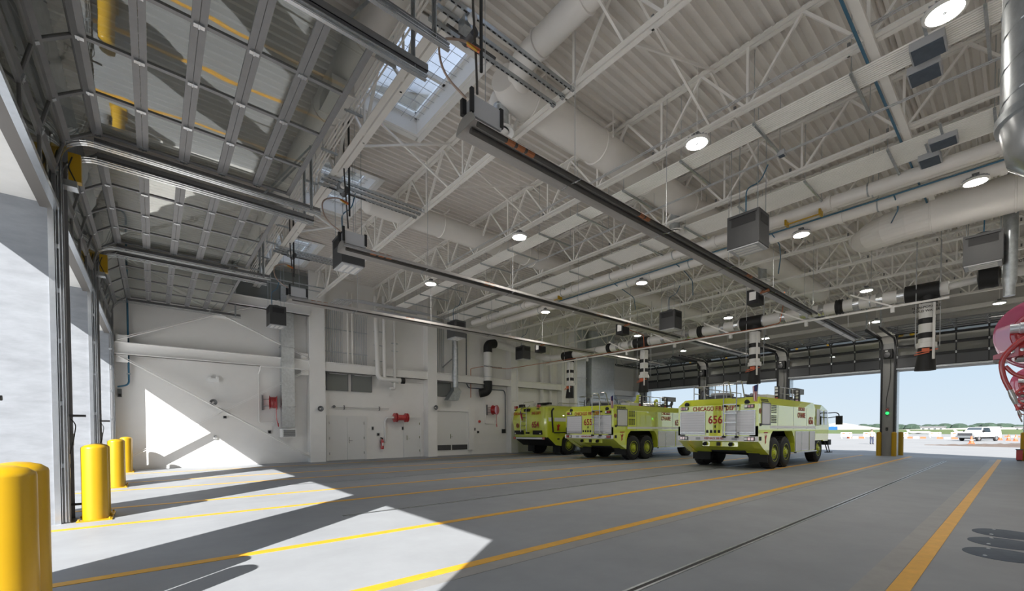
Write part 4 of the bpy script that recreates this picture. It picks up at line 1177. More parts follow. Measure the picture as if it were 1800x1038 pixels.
for i, (x, z, lab) in enumerate(((2.3, 2.0, 'small dark outlet box under the crossing of the braces'), (1.95, 1.15, 'small pale outlet plate low on the sunlit wall'), (3.95, 1.35, 'small dark outlet box below the hose reel by the square duct'), (8.95, 1.2, 'small dark switch beside the fire extinguisher'), (-0.95, 2.75, 'dark box on the end wall beside the door track'), (18.0, 2.75, 'grey control box on the end wall above the rounded fire truck'), (15.3, 1.3, 'small grey valve pair on the wall beside the wide panel door'))):
    t = thing('outlet_box', lab, 'outlet', (x, 21.9, z), 'small boxes on the end wall')
    obj('box', MB().box(x-0.06, 21.88, z, x+0.06, 21.95, z+(0.3 if i == 4 else 0.14)), 'grey' if i != 1 else 'whitep', t)
    obj('plate', MB().box(x-0.04, 21.87, z+0.02, x+0.04, 21.88, z+0.12), 'black' if i != 1 else 'grey', t)
t = thing('alarm_bell', 'small red alarm button on the wall beside the wide panel door', 'alarm', (15.1, 21.9, 2.0))
obj('button', MB().lathe((15.42, 21.93, 2.02), (0, -1, 0), [(0.09, 0), (0.08, 0.05), (0.001, 0.06)], 12), 'red', t, smooth=True)
obj('back_plate', MB().box(15.33, 21.93, 1.93, 15.51, 21.95, 2.11), 'wall', t)
t = thing('blue_conduit', 'blue conduit on the end wall beside the glass door track', 'conduit', (-0.68, 21.7, 3.2))
obj('conduit', MB().tube(bez([(-0.68, 21.75, 8.5), (-0.68, 21.75, 3.2), (-1.0, 21.75, 3.12)], r=0.2), 0.03, 8), 'blue', t, smooth=True)
obj('strap', MB().box(-0.74, 21.72, 5.0, -0.62, 21.95, 5.04).box(-0.74, 21.72, 3.6, -0.62, 21.95, 3.64), 'galv', t)
# galvanised duct stack in the far corner
t = thing('corner_duct', 'broad galvanised duct stack in the far corner of the hall', 'duct', (26, 21, 3.0))
obj('duct_run', MB().box(24.9, 20.9, 3.4, 27.6, 21.6, 8.85), 'galvb', t)
obj('joint_flange', MB().box(24.85, 20.85, 4.6, 27.65, 21.65, 4.65).box(24.85, 20.85, 6.1, 27.65, 21.65, 6.15), 'galvb', t)
t = thing('corner_duct', 'narrow galvanised duct in the far corner beside the wall edge', 'duct', (24, 21.2, 3.0))
obj('duct_run', MB().box(23.6, 21.2, 3.2, 24.6, 21.7, 8.85), 'galvb', t)
obj('joint_flange', MB().box(23.55, 21.15, 5.3, 24.65, 21.75, 5.35), 'galvb', t)
t = thing('corner_conduits', 'pair of grey conduits bending down by the corner duct stack', 'conduit', (28.2, 21.3, 3.0))
for dx in (0, 0.22):
    obj('conduit', MB().tube(bez([(28.1+dx, 21.5, 8.5), (28.1+dx, 21.5, 4.4), (29.0+dx, 21.5, 3.6), (29.2+dx, 21.5, 2.6)], r=0.3), 0.055, 8), 'galv', t, smooth=True)

# ================================================================ HOSE REELS BESIDE THE CAMERA WALL
def reel(label, x, y, z):
    t = thing('hose_reel', label, 'hose reel', (x, y, z), 'dark red hose reels along the near end wall')
    R = 0.41
    for s_ in (-0.16, 0.16):
        obj('flange', MB().lathe((x+s_, y, z), (1, 0, 0), [(0.12, -0.006), (R-0.02, -0.02), (R, -0.012), (R, 0.012), (R-0.02, 0.0), (0.12, 0.01)], 40), 'reel', t, smooth=True)
    obj('drum', MB().lathe((x, y, z), (1, 0, 0), [(0.17, -0.16), (0.17, 0.16)], 24), 'reel', t, smooth=True)
    obj('hub_ring', MB().lathe((x-0.175, y, z), (-1, 0, 0), [(0.275, 0.0), (0.265, 0.015), (0.14, 0.02), (0.12, 0.01)], 28), 'red', t, smooth=True)
    obj('swivel', MB().tube([(x-0.26, y+0.27, z+0.06), (x-0.26, y+0.20, z+0.06), (x-0.26, y+0.19, z+0.06), (x-0.26, y-0.2, z+0.06)], [0.055, 0.055, 0.066, 0.066], 16), 'galvb', t, smooth=True)
    obj('wound_hose', MB().lathe((x, y, z), (1, 0, 0), [(0.17, -0.14), (0.27, -0.13), (0.29, -0.06), (0.27, 0), (0.29, 0.06), (0.27, 0.13), (0.17, 0.14)], 24), 'tyre', t, smooth=True)
    arm = obj('guide_arm', MB().loft([[(x-0.30, y-0.25, z+0.04), (x-0.20, y-0.25, z+0.04), (x-0.20, y-0.25, z-0.16), (x-0.30, y-0.25, z-0.16)],
                                [(x-0.31, y+0.20, z-0.16), (x-0.21, y+0.20, z-0.16), (x-0.21, y+0.20, z-0.27), (x-0.31, y+0.20, z-0.27)],
                                [(x-0.31, y+0.40, z-0.24), (x-0.23, y+0.40, z-0.24), (x-0.23, y+0.40, z-0.29), (x-0.31, y+0.40, z-0.29)]]), 'red', t)
    for dy, dz in ((0.17, -0.20), (0.25, -0.215), (0.02, -0.13)):
        obj('bolt', MB().lathe((x-0.315, y+dy, z+dz), (-1, 0, 0), [(0.022, 0), (0.02, 0.018), (0.001, 0.02)], 8), 'chrome', arm)
    for yy in (0.18, 0.35):
        obj('roller', MB().lathe((x-0.26, y+yy, z-0.305), (0, 1, 0), [(0.02, -0.05), (0.035, -0.03), (0.035, 0.03), (0.02, 0.05)], 10), 'chrome', arm)
    h_ = obj('hose_tail', MB().tube(bez([(x-0.35, y-0.25, z-0.02), (x-0.36, y+0.16, z-0.04), (x-0.35, y+0.34, z-0.30), (x-0.34, y+0.31, z-0.52), (x-0.34, y+0.26, z-0.66)], r=0.25, k=8), 0.026, 10), 'red', t, smooth=True)
    obj('hose_loop', MB().tube(bez([(x-0.33, y+0.30, z-0.38), (x-0.33, y+0.22, z-0.50), (x-0.33, y+0.02, z-0.57), (x-0.33, y-0.3, z-0.56)], r=0.15, k=8), 0.022, 10), 'red', t, smooth=True)
    obj('coupling', MB().tube([(x-0.34, y+0.26, z-0.66), (x-0.335, y+0.235, z-0.74), (x-0.33, y+0.21, z-0.83)], [0.022, 0.03, 0.02], 10), 'chrome', h_, smooth=True)
    obj('base_frame', MB().box(x-0.16, y-0.5, z-0.50, x+0.2, y-0.1, z-0.42).box(x-0.2, -0.74, z-0.6, x+0.2, y-0.4, z+0.1), 'red', t)
reel('dark red hose reel nearest the camera, cut by the picture edge', 8.0, -0.15, 2.62)
reel('dark red hose reel, second along the near end wall', 16.5, -0.17, 2.62)
reel('dark red hose reel, third along the near end wall', 28.5, -0.17, 2.62)

# ================================================================ BOLLARDS
def bollard(label, x, y, z0=0.0, h=1.22, r=0.165, base=True):
    t = thing('bollard', label, 'bollard', (x, y, z0), 'yellow steel bollards')
    prof = [(r, 0.0), (r, h-0.02), (r*0.97, h), (r*0.75, h+0.03), (r*0.4, h+0.048), (0.001, h+0.055)]
    obj('post', MB().lathe((x, y, z0), (0, 0, 1), prof, 32), 'yellow', t, smooth=True)
    if base:
        b = obj('base_plate', MB().box(x-r-0.05, y-r-0.05, z0, x+r+0.05, y+r+0.05, z0+0.02), 'yellow', t)
        m_ = MB()
        for sx in (-1, 1):
            for sy in (-1, 1):
                m_.tube([(x+sx*(r+0.02), y+sy*(r+0.02), z0+0.02), (x+sx*(r+0.02), y+sy*(r+0.02), z0+0.05)], 0.016, 6)
        obj('anchor_bolt', m_, 'yellow', b)
PB = ['beside the nearest pier', 'beside the second pier', 'beside the third pier', 'beside the last pier']
for k, y in enumerate(PIER[1:]):
    ya, yb = (4.32, 4.76) if k == 0 else (y-0.16, y+0.32)
    bollard('yellow bollard %s, on the camera side' % PB[k], -0.77, ya)
    bollard('yellow bollard %s, half hidden by its twin' % PB[k], -0.77, yb)
for k, y in enumerate(PIER):
    if k in (0, 1):
        w_ = 'the far column with the green light' if k == 1 else 'the far column by the hose reels'
        bollard('slim yellow bollard at %s, nearest the trucks' % w_, XR-0.32, y+0.33, 0, 1.30, 0.115, False)
        bollard('slim yellow bollard at %s, turned from the trucks' % w_, XR-0.32, y-0.33+(0.0 if k else 0.10), 0, 1.30, 0.115, False)
        bollard('slim yellow bollard at %s, on the apron side' % w_, XR+1.15, y-0.40+(0 if k else 0.15), -0.02, 1.32, 0.13, False)
# control lights on the far column
t = thing('door_signal', 'door signal on the far column with a glowing green lamp', 'signal light', (XR-0.1, 5.0, 2.4))
obj('back_box', MB().box(XR-0.13, 4.90, 2.28, XR-0.10, 5.06, 2.72), 'grey', t)
obj('green_lamp', MB().lathe((XR-0.13, 4.98, 2.40), (-1, 0, 0), [(0.08, 0), (0.07, 0.04), (0.001, 0.06)], 14), 'green', t, smooth=True)
obj('red_lamp', MB().lathe((XR-0.13, 4.98, 2.60), (-1, 0, 0), [(0.07, 0), (0.06, 0.03), (0.001, 0.05)], 14), 'redlens', t, smooth=True)
t = thing('push_button', 'small black push button station low on the far column', 'button', (XR-0.1, 5.0, 1.2))
obj('box', MB().box(XR-0.14, 4.94, 1.42, XR-0.10, 5.04, 1.60), 'black', t)
obj('button', MB().box(XR-0.15, 4.97, 1.48, XR-0.14, 5.01, 1.52), 'grey', t)
for k, y in enumerate(PIER[1:4]):
    t = thing('door_motor', 'dark door motor with a pale label on the far column, %s from the hose reels' % ORD[k], 'motor', (XR-0.3, y, 5.3), 'dark door motors on the far columns')
    obj('housing', MB().box(XR-0.42, y-0.2, 5.45, XR-0.12, y+0.2, 5.95), 'black', t)
    obj('gear_case', MB().lathe((XR-0.42, y, 5.62), (-1, 0, 0), [(0.15, 0), (0.14, 0.08), (0.001, 0.1)], 14), 'dsteel', t, smooth=True)
    obj('label_plate', MB().box(XR-0.43, y-0.02, 5.82, XR-0.42, y+0.1, 5.88), 'whitep', t)
    obj('cable', MB().tube(bez([(XR-0.2, y-0.1, 5.4), (XR-0.2, y-0.12, 4.4), (XR-0.13, y+0.06, 3.2), (XR-0.13, y+0.06, 2.72)], r=0.3), 0.012, 6), 'blackp', t)
# ================================================================ FIRE TRUCKS
def ring_rect(x0, x1, y0, y1, z):
    return [(x0, y0, z), (x1, y0, z), (x1, y1, z), (x0, y1, z)]

def wheel(parent, x, ys, zc, r, w, side):
    # side -1: outer face toward smaller y
    yo = ys
    o = obj('wheel', MB().lathe((x, yo, zc), (0, -side, 0), [(0.40*r, 0.02), (0.62*r, -0.01), (0.86*r, 0.0), (0.97*r, 0.05), (r, 0.10), (r, w-0.08), (0.97*r, w-0.03), (0.86*r, w), (0.5*r, w-0.02), (0.001, w-0.02)], 32), 'tyre', parent, smooth=True)
    m_ = MB()
    for k in range(26):
        a = 2*PI*k/26
        ca, sa = math.cos(a), math.sin(a)
        for j, da in ((0, 0.0), (1, 0.12)):
            y0 = yo-side*(0.05+j*(w-0.1)/2)
            y1 = yo-side*(0.05+(j+1)*(w-0.1)/2)
            ca, sa = math.cos(a+da), math.sin(a+da)
            m_.bar((x+(r+0.004)*ca, y0, zc+(r+0.004)*sa), (x+(r+0.004)*ca, y1, zc+(r+0.004)*sa), 0.075, 0.028, (ca, 0, sa))
    obj('tread', m_, 'tyre', o)
    obj('rim', MB().lathe((x, yo, zc), (0, -side, 0), [(0.56*r, 0.0), (0.53*r, -0.005), (0.50*r, 0.05), (0.32*r, 0.09), (0.28*r, 0.03), (0.17*r, 0.01), (0.15*r, -0.03), (0.001, -0.035)], 24), 'limed', o, smooth=True)
    m_ = MB()
    for k in range(10):
        a = 2*PI*k/10
        m_.lathe((x+0.24*r*math.cos(a), yo-side*0.03, zc+0.24*r*math.sin(a)), (0, side, 0), [(0.018, 0), (0.016, 0.03), (0.001, 0.03)], 6)
    obj('wheel_nuts', m_, 'chrome', o)

def light_box(parent, name, x, y0, y1, z0, z1, cols):
    o = obj(name, MB().box(x-0.05, y0, z0, x, y1, z1), 'black', parent)
    n = len(cols)
    for i, c in enumerate(cols):
        a = y1-(y1-y0)*i/n-0.01
        b = y1-(y1-y0)*(i+1)/n+0.01
        obj('lens', MB().box(x-0.065, b, z0+0.02, x-0.05, a, z1-0.02), c, o)

def arff6(number, X0, Y0, label, arm_lime):
    t = thing('fire_truck', label, 'fire truck', (X0, Y0, 0), 'lime green airport fire trucks')
    P = lambda x, y, z: (X0+x, Y0+y, z)
    Wd, L = 3.05, 8.46
    def O(name, m, mt, parent=t, **k):
        m.v = [(X0+v[0], Y0+v[1], v[2]) for v in m.v]
        return obj(name, m, mt, parent, **k)
    # body shell
    rings = [ring_rect(0, 6.42, 0, Wd, 1.44), ring_rect(0, 6.42, 0, Wd, 2.42), ring_rect(0.38, 6.42, 0.09, Wd-0.09, 2.69)]
    O('body', MB().loft(rings), 'lime')
    O('rear_panel', MB().box(0, 0, 1.06, 0.95, Wd, 1.44), 'lime')
    # cab
    rings = [ring_rect(6.44, 8.40, 0.0, Wd, 1.0), ring_rect(6.44, 8.52, 0.0, Wd, 1.65), ring_rect(6.44, 8.32, 0.03, Wd-0.03, 2.42), ring_rect(6.44, 8.10, 0.2, Wd-0.2, 2.66)]
    O('cab', MB().loft(rings), 'lime')
    for (x0, x1) in ((7.13, 7.60), (7.76, 8.24)):
        for yy in (-0.006, Wd):
            O('cab_window', MB().box(x0, yy, 1.72, x1, yy+0.006, 2.38), 'glassd')
    O('windscreen', MB().add([(8.535, 0.15, 1.68), (8.535, Wd-0.15, 1.68), (8.345, Wd-0.17, 2.38), (8.345, 0.17, 2.38)], [(0, 1, 2, 3)]), 'glassd')
    O('front_bumper', MB().box(8.42, -0.02, 0.75, 8.85, Wd+0.02, 1.0), 'black')
    # lower side skirts with wheel arches
    sk = [(0.0, 1.08), (0.46, 0.80), (1.02, 0.55), (1.05, 1.02), (1.16, 1.28), (1.40, 1.46), (1.5, 1.48), (3.2, 1.48), (3.45, 1.43), (3.66, 1.22), (3.74, 0.95), (3.75, 0.56),
          (6.36, 0.56), (6.40, 0.95), (6.50, 1.20), (6.72, 1.38), (7.30, 1.38), (7.52, 1.22), (7.64, 0.95), (8.40, 0.95), (8.44, 1.25), (7.0, 1.62), (0.0, 1.62)]
    for y0, y1 in ((0.0, 0.30), (Wd-0.30, Wd)):
        O('side_skirt', MB().prism(list(reversed(sk)), 'y', y0+0.002, y1-0.002), 'lime')
        O('arch_liner', MB().box(1.0, (y0+y1)/2-0.13 if y0 < 1 else y0, 0.8, 3.74, (y0+y1)/2+0.13 if y0 > 1 else y1+0.0, 0.81), 'black') if False else None
    O('chassis', MB().box(0.95, 0.72, 0.62, 8.3, 2.33, 1.45), 'black')
    O('axle_beam', MB().tube([(1.68, 0.3, 0.60), (1.68, 2.75, 0.60)], 0.12, 8).tube([(2.88, 0.3, 0.60), (2.88, 2.75, 0.60)], 0.12, 8).tube([(7.03, 0.3, 0.60), (7.03, 2.75, 0.60)], 0.12, 8), 'black')
    # sloped rear skirt with centre cut
    sl = [(0, 0.0, 1.06), (0, Wd, 1.06), (0.95, Wd-0.02, 0.60), (0.95, 2.12, 0.60), (0.80, 2.12, 0.69), (0.80, 0.75, 0.69), (0.95, 0.75, 0.60), (0.95, 0.02, 0.60)]
    n = len(sl)
    vs = sl+[(a+0.05, b, c+0.03) for a, b, c in sl]
    O('rear_skirt', MB().add(vs, [tuple(range(n)), tuple(reversed(range(n, 2*n)))]+[(i, n+i, n+(i+1) % n, (i+1) % n) for i in range(n)]), 'lime')
    for y0, y1 in ((0.05, 0.72), (2.20, 2.95)):
        O('mud_flap', MB().box(1.02, y0, 0.27, 1.04, y1, 0.64), 'black')
    for (x, z) in ((0.16, 0.96), (0.16, 0.96)):
        pass
    for y, nm_ in ((1.94, 'tow_hook'), (0.96, 'tow_hook')):
        O(nm_, MB().box(0.0, y-0.05, 0.90, 0.2, y+0.05, 1.02).lathe((-0.02, y, 0.94), (1, 0, 0), [(0.07, -0.03), (0.07, 0.03), (0.001, 0.03)], 10), 'black')
    O('towing_socket', MB().box(0.02, 1.36, 0.88, 0.2, 1.50, 1.02), 'black')
    O('skirt_plate', MB().box(0.06, 0.72, 0.86, 0.13, 2.06, 1.03), 'lime')
    # white rear bumper band
    b_ = O('bumper_band', MB().box(-0.05, -0.01, 1.07, 0, Wd+0.01, 1.25), 'white')
    text('keep_back_lettering', 'KEEP BACK 500 FEET', 0.105, P(-0.055, 1.55, 1.16), '-x', 'redlet', b_, sx=0.8)
    for y0, y1, c in ((2.60, 2.92, ['redlens', 'redlens', 'white']), (0.10, 0.44, ['white', 'redlens', 'redlens'])):
        light_box(b_, 'tail_light', X0-0.05, Y0+y0, Y0+y1, 1.09, 1.23, c)
    for y0 in (2.1, 0.72):
        O('reflector', MB().box(-0.06, y0, 1.11, -0.05, y0+0.18, 1.20), 'greyl', b_)
    # roller shutters
    for y0, y1 in ((1.95, 2.93), (0.12, 1.12)):
        s_ = O('roller_shutter', MB().box(-0.02, y0, 1.33, 0.0, y1, 2.17), 'shutter')
        m_ = MB()
        for q in range(1, 8):
            m_.box(-0.024, y0+0.03, 1.35+q*0.10, -0.02, y1-0.03, 1.356+q*0.10)
        O('slat_joints', m_, 'greyl', s_)
        m_ = MB().box(-0.03, y0-0.03, 1.30, 0, y0, 2.20).box(-0.03, y1, 1.30, 0, y1+0.03, 2.20).box(-0.03, y0, 1.30, 0, y1, 1.335).box(-0.03, y0, 2.17, 0, y1, 2.20)
        O('shutter_frame', m_, 'chrome', s_)
        O('latch_bar', MB().box(-0.035, y0, 1.36, -0.02, y1, 1.40), 'chrome', s_)
    for i in range(4):
        y = 1.80-i*0.15
        O('vent_slot', MB().box(-0.004, y, 1.37, 0.0, y+0.09, 1.48), 'black')
    O('center_latch', MB().box(-0.02, 1.52, 1.57, 0, 1.56, 1.67), 'black')
    text('unit_number', number, 0.42, P(-0.006, 1.54, 1.86), '-x', 'redlet', t, sx=0.88)
    text('department_lettering', 'CHICAGO FIRE DEPT', 0.235, P(-0.006, 1.58, 2.29), '-x', 'redlet', t, sx=0.78)
    light_box(t, 'marker_light', X0+0.0, Y0+0.14, Y0+0.46, 2.27, 2.40, ['white', 'redlens', 'redlens'])
    light_box(t, 'marker_light', X0+0.0, Y0+2.62, Y0+2.92, 2.27, 2.40, ['redlens', 'redlens', 'white'])
    for y in (0.40, 2.70):
        O('work_lamp', MB().lathe((0.06, y, 2.49), (-1, 0, 0), [(0.09, 0.0), (0.09, 0.05), (0.07, 0.06), (0.001, 0.06)], 12), 'black')
    # ladder
    l_ = O('ladder_rail', MB().tube(bez([(-0.05, 0.70, 1.24), (-0.14, 0.70, 1.26), (-0.14, 0.70, 3.26), (0.30, 0.70, 3.30), (0.55, 0.70, 2.7)], r=0.1), 0.022, 8), 'chrome', smooth=True)
    O('ladder_rail', MB().tube(bez([(-0.05, 1.17, 1.24), (-0.14, 1.17, 1.26), (-0.14, 1.17, 3.26), (0.30, 1.17, 3.30), (0.55, 1.17, 2.7)], r=0.1), 0.022, 8), 'chrome', smooth=True)
    for z in (1.40, 1.76, 2.10, 2.42):
        O('ladder_rung', MB().box(-0.17, 0.70, z-0.02, -0.11, 1.17, z+0.02), 'chrome')
    O('ladder_plate', MB().add([(0.02, 0.58, 2.43), (0.02, 1.12, 2.43), (0.40, 1.08, 2.705), (0.40, 0.62, 2.705)], [(0, 3, 2, 1)]), 'grey')
    for y in (0.70, 1.17):
        O('ladder_foot', MB().box(-0.16, y-0.05, 1.19, -0.04, y+0.05, 1.26).box(-0.15, y-0.04, 2.34, 0.02, y+0.04, 2.40), 'black')
    # hatch outline on the sloping roof edge
    O('roof_hatch', MB().add([(0.03, 1.25, 2.46), (0.03, 1.95, 2.46), (0.33, 1.95, 2.67), (0.33, 1.25, 2.67)], [(0, 3, 2, 1)]), 'limed')
    # flag
    f_ = O('flag_pole', MB().tube([(0.12, 0.10, 2.45), (0.05, 0.04, 3.15)], 0.012, 6), 'chrome')
    m_ = MB()
    fl = MB(); nv = MB(); wh = MB()
    for q in range(7):
        a0 = q/7; a1 = (q+1)/7
        pts = [(0.07+0.04*math.sin(a0*6), 0.06+0.17*a0, 3.10-0.06*a0), (0.07+0.04*math.sin(a1*6), 0.06+0.17*a1, 3.10-0.06*a1),
               (0.09+0.04*math.sin(a1*6+1), 0.12+0.10*a1, 2.48+0.08*a1), (0.09+0.04*math.sin(a0*6+1), 0.12+0.10*a0, 2.48+0.08*a0)]
        (fl if q % 2 == 0 else wh).add(pts, [(0, 1, 2, 3), (3, 2, 1, 0)])
    nv.add([(0.045, 0.05, 3.11), (0.045, 0.17, 3.07), (0.055, 0.17, 2.86), (0.055, 0.07, 2.86)], [(0, 1, 2, 3), (3, 2, 1, 0)])
    O('flag_stripes', fl, 'flagred', f_); O('flag_white', wh, 'white', f_); O('flag_canton', nv, 'navy', f_)
    # side: roller door, vents, seams, stripe
    s_ = O('side_shutter', MB().box(0.30, -0.012, 1.70, 1.05, 0.0, 2.44), 'shutter')
    O('shutter_frame', MB().box(0.26, -0.02, 1.66, 0.30, 0, 2.48).box(1.05, -0.02, 1.66, 1.09, 0, 2.48).box(0.26, -0.02, 2.44, 1.09, 0, 2.48).box(0.26, -0.02, 1.66, 1.09, 0, 1.70), 'grey', s_)
    m_ = MB()
    for q in range(5):
        for z in (2.51, 2.565):
            m_.box(0.34+q*0.14, -0.004+(z-2.42)*0.33, z, 0.44+q*0.14, 0.01+(z-2.42)*0.33, z+0.04)
    for q in range(4):
        for j in range(5):
            m_.box(1.20+q*0.135, -0.005, 2.12+j*0.062, 1.30+q*0.135, 0.0, 2.16+j*0.062)
            m_.box(1.20+q*0.135, -0.005, 1.74+j*0.062, 1.30+q*0.135, 0.0, 1.78+j*0.062)
    O('louvre_vents', m_, 'black')
    for x in (1.84, 3.58, 5.22, 6.43):
        O('panel_seam', MB().box(x, -0.004, 1.5, x+0.015, 0.0, 2.42), 'grey')
    O('side_stripe', MB().box(1.10, -0.006, 1.54, 6.42, 0.0, 1.64), 'white')
    O('pump_shutter', MB().box(6.58, -0.012, 1.70, 7.02, 0.0, 2.42), 'shutter')
    for a, b in ((3.80, 4.50), (4.56, 5.46), (5.60, 6.30)):
        s_ = O('lower_door', MB().box(a, -0.02, 0.61, b, 0.0, 1.40), 'shutter')
        O('door_frame', MB().box(a-0.02, -0.025, 0.59, a, 0, 1.42).box(b, -0.025, 0.59, b+0.02, 0, 1.42).box(a, -0.025, 1.40, b, 0, 1.42), 'chrome', s_)
    O('step_rail', MB().box(3.74, -0.08, 0.52, 6.40, 0.02, 0.575), 'chrome')
    O('cab_step', MB().bar((7.72, -0.02, 0.95), (7.95, -0.10, 0.42), 0.03, 0.03).bar((8.15, -0.02, 0.95), (8.30, -0.10, 0.42), 0.03, 0.03).box(7.85, -0.2, 0.40, 8.35, 0.0, 0.44), 'black')
    text('airport_lettering', "O'HARE", 0.30, P(4.55, -0.008, 2.08), '-y', 'redlet', t, sx=0.9)
    text('airport_lettering', 'CHICAGO', 0.20, P(4.55, -0.008, 2.34), '-y', 'redlet', t, sx=0.9)
    text('unit_number', number, 0.44, P(5.78, -0.008, 1.86), '-y', 'redlet', t, sx=0.9)
    O('emblem', MB().lathe((0.14, -0.002, 2.16), (0, -1, 0), [(0.10, 0.0), (0.10, 0.004), (0.07, 0.006), (0.05, 0.003), (0.001, 0.003)], 18), 'rust')
    m_ = MB().prism([(0.62, 0.96), (0.72, 1.02), (0.70, 1.12), (0.80, 1.30), (0.72, 1.24), (0.70, 1.34), (0.64, 1.22), (0.56, 1.30), (0.62, 1.14)], 'y', -0.004, 0.0)
    m_.box(0.50, -0.004, 1.36, 0.86, 0.0, 1.40)
    O('bird_emblem', m_, 'redlet')
    O('side_marker', MB().box(0.12, -0.02, 1.62, 0.24, 0.0, 1.72).box(0.10, -0.02, 1.10, 0.24, 0.0, 1.24), 'black')
    # roof fittings
    m_ = MB()
    for y in (0.32, 2.70):
        xs = (2.85, 3.5, 4.5, 5.12) if y < 1 else (0.6, 1.6, 2.85, 4.0, 5.12)
        for x in xs:
            m_.tube([(x, y, 2.66), (x, y, 3.22)], 0.02, 8)
        m_.tube([(xs[0], y, 3.22), (xs[-1], y, 3.22)], 0.02, 8).tube([(xs[0], y, 2.96), (xs[-1], y, 2.96)], 0.016, 8)
    for y in (1.45, 1.9, 2.35):
        m_.tube([(0.75, y, 2.68), (0.75, y, 3.24)], 0.02, 8)
    m_.tube([(0.75, 1.17, 3.24), (0.75, 2.70, 3.24)], 0.02, 8)
    O('roof_rail', m_, 'chrome')
    for x in (2.60, 5.0):
        k_ = O('warning_post', MB().box(x, 0.24, 2.64, x+0.14, 0.38, 3.22), 'black')
        for z in (2.70, 2.84, 2.98, 3.10):
            O('lens', MB().box(x-0.008, 0.26, z, x, 0.36, z+0.09), 'redlens' if z < 2.8 else 'white', k_)
    O('roof_locker', MB().box(1.75, 0.35, 2.68, 2.55, 0.85, 2.86), 'whitep')
    O('roof_deck_plate', MB().box(0.5, 0.5, 2.69, 6.3, 2.55, 2.71), 'grey')
    for a in ((2.9, 1.0, 3.9, 1.5), (3.0, 1.8, 4.6, 2.3), (1.2, 1.7, 2.2, 2.4)):
        O('roof_tank_lid', MB().box(a[0], a[1], 2.71, a[2], a[3], 2.86), 'dsteel')
    O('coiled_hose', MB().tube(bez([(1.3, 2.3, 2.93), (1.3, 1.75, 2.93), (2.1, 1.75, 2.93), (2.1, 2.3, 2.93), (1.5, 2.35, 2.95)], r=0.2), 0.07, 10), 'greyl', smooth=True)
    # turret and light mast
    m_ = MB().lathe((5.55, 0.75, 2.66), (0, 0, 1), [(0.20, 0), (0.18, 0.12), (0.10, 0.16), (0.10, 0.3), (0.001, 0.3)], 14)
    m_.tube([(5.3, 0.75, 2.80), (6.3, 0.70, 2.86)], [0.09, 0.06], 10)
    O('turret', m_, 'grey', smooth=True)
    O('turret_nozzle', MB().tube([(6.2, 0.70, 2.86), (6.32, 0.70, 2.95), (6.40, 0.70, 3.12)], [0.07, 0.09, 0.06], 10), 'dsteel', smooth=True)
    O('light_mast', MB().box(5.40, 0.48, 2.66, 5.46, 0.54, 3.12).box(5.95, 0.48, 2.66, 6.01, 0.54, 3.12), 'dsteel')
    O('light_head', MB().box(5.15, 0.42, 3.08, 6.30, 0.62, 3.32), 'grey')
    if arm_lime:
        O('boom_arm', MB().prism([(3.2, 2.68), (3.5, 2.68), (3.62, 3.0), (3.58, 3.34), (3.42, 3.36), (3.36, 3.1), (3.2, 3.0)], 'y', 0.9, 1.08), 'lime')
        O('boom_arm', MB().prism([(5.0, 2.68), (5.2, 2.68), (5.25, 3.1), (5.15, 3.2), (5.0, 3.1)], 'y', 0.9, 1.02), 'lime')
    O('boom_tube', MB().tube([(2.7, 1.3, 2.96), (6.2, 1.3, 2.92)], 0.06, 8).tube([(2.7, 1.55, 2.94), (6.2, 1.55, 2.90)], 0.06, 8).tube([(2.7, 1.0, 2.80), (6.0, 1.0, 2.80)], 0.07, 8), 'chrome', smooth=True)
    O('boom_stand', MB().tube([(0.9, 2.55, 2.7), (0.95, 2.50, 3.0), (1.1, 2.45, 3.12)], [0.05, 0.10, 0.09], 8), 'dsteel', smooth=True)
    # mirror
    O('mirror_arm', MB().tube(bez([(8.35, 0.0, 2.28), (8.42, -0.30, 2.30), (8.42, -0.42, 2.22), (8.42, -0.42, 2.1)], r=0.06), 0.022, 8).tube([(8.35, 0.0, 2.05), (8.42, -0.36, 2.10)], 0.018, 8), 'black')
    O('mirror', MB().box(8.38, -0.56, 1.72, 8.46, -0.30, 2.14), 'black')
    for x in (1.68, 2.88, 7.03):
        wheel(t, X0+x, Y0+0.03, 0.61, 0.60, 0.42, -1)
        wheel(t, X0+x, Y0+Wd-0.03, 0.61, 0.60, 0.42, 1)
    return t
arff6('656', 16.35, 6.10, 'nearest lime green airport fire truck, number 656, its side mirroring the sky', False)
arff6('655', 16.40, 12.45, 'middle lime green airport fire truck, number 655, between the two others', True)

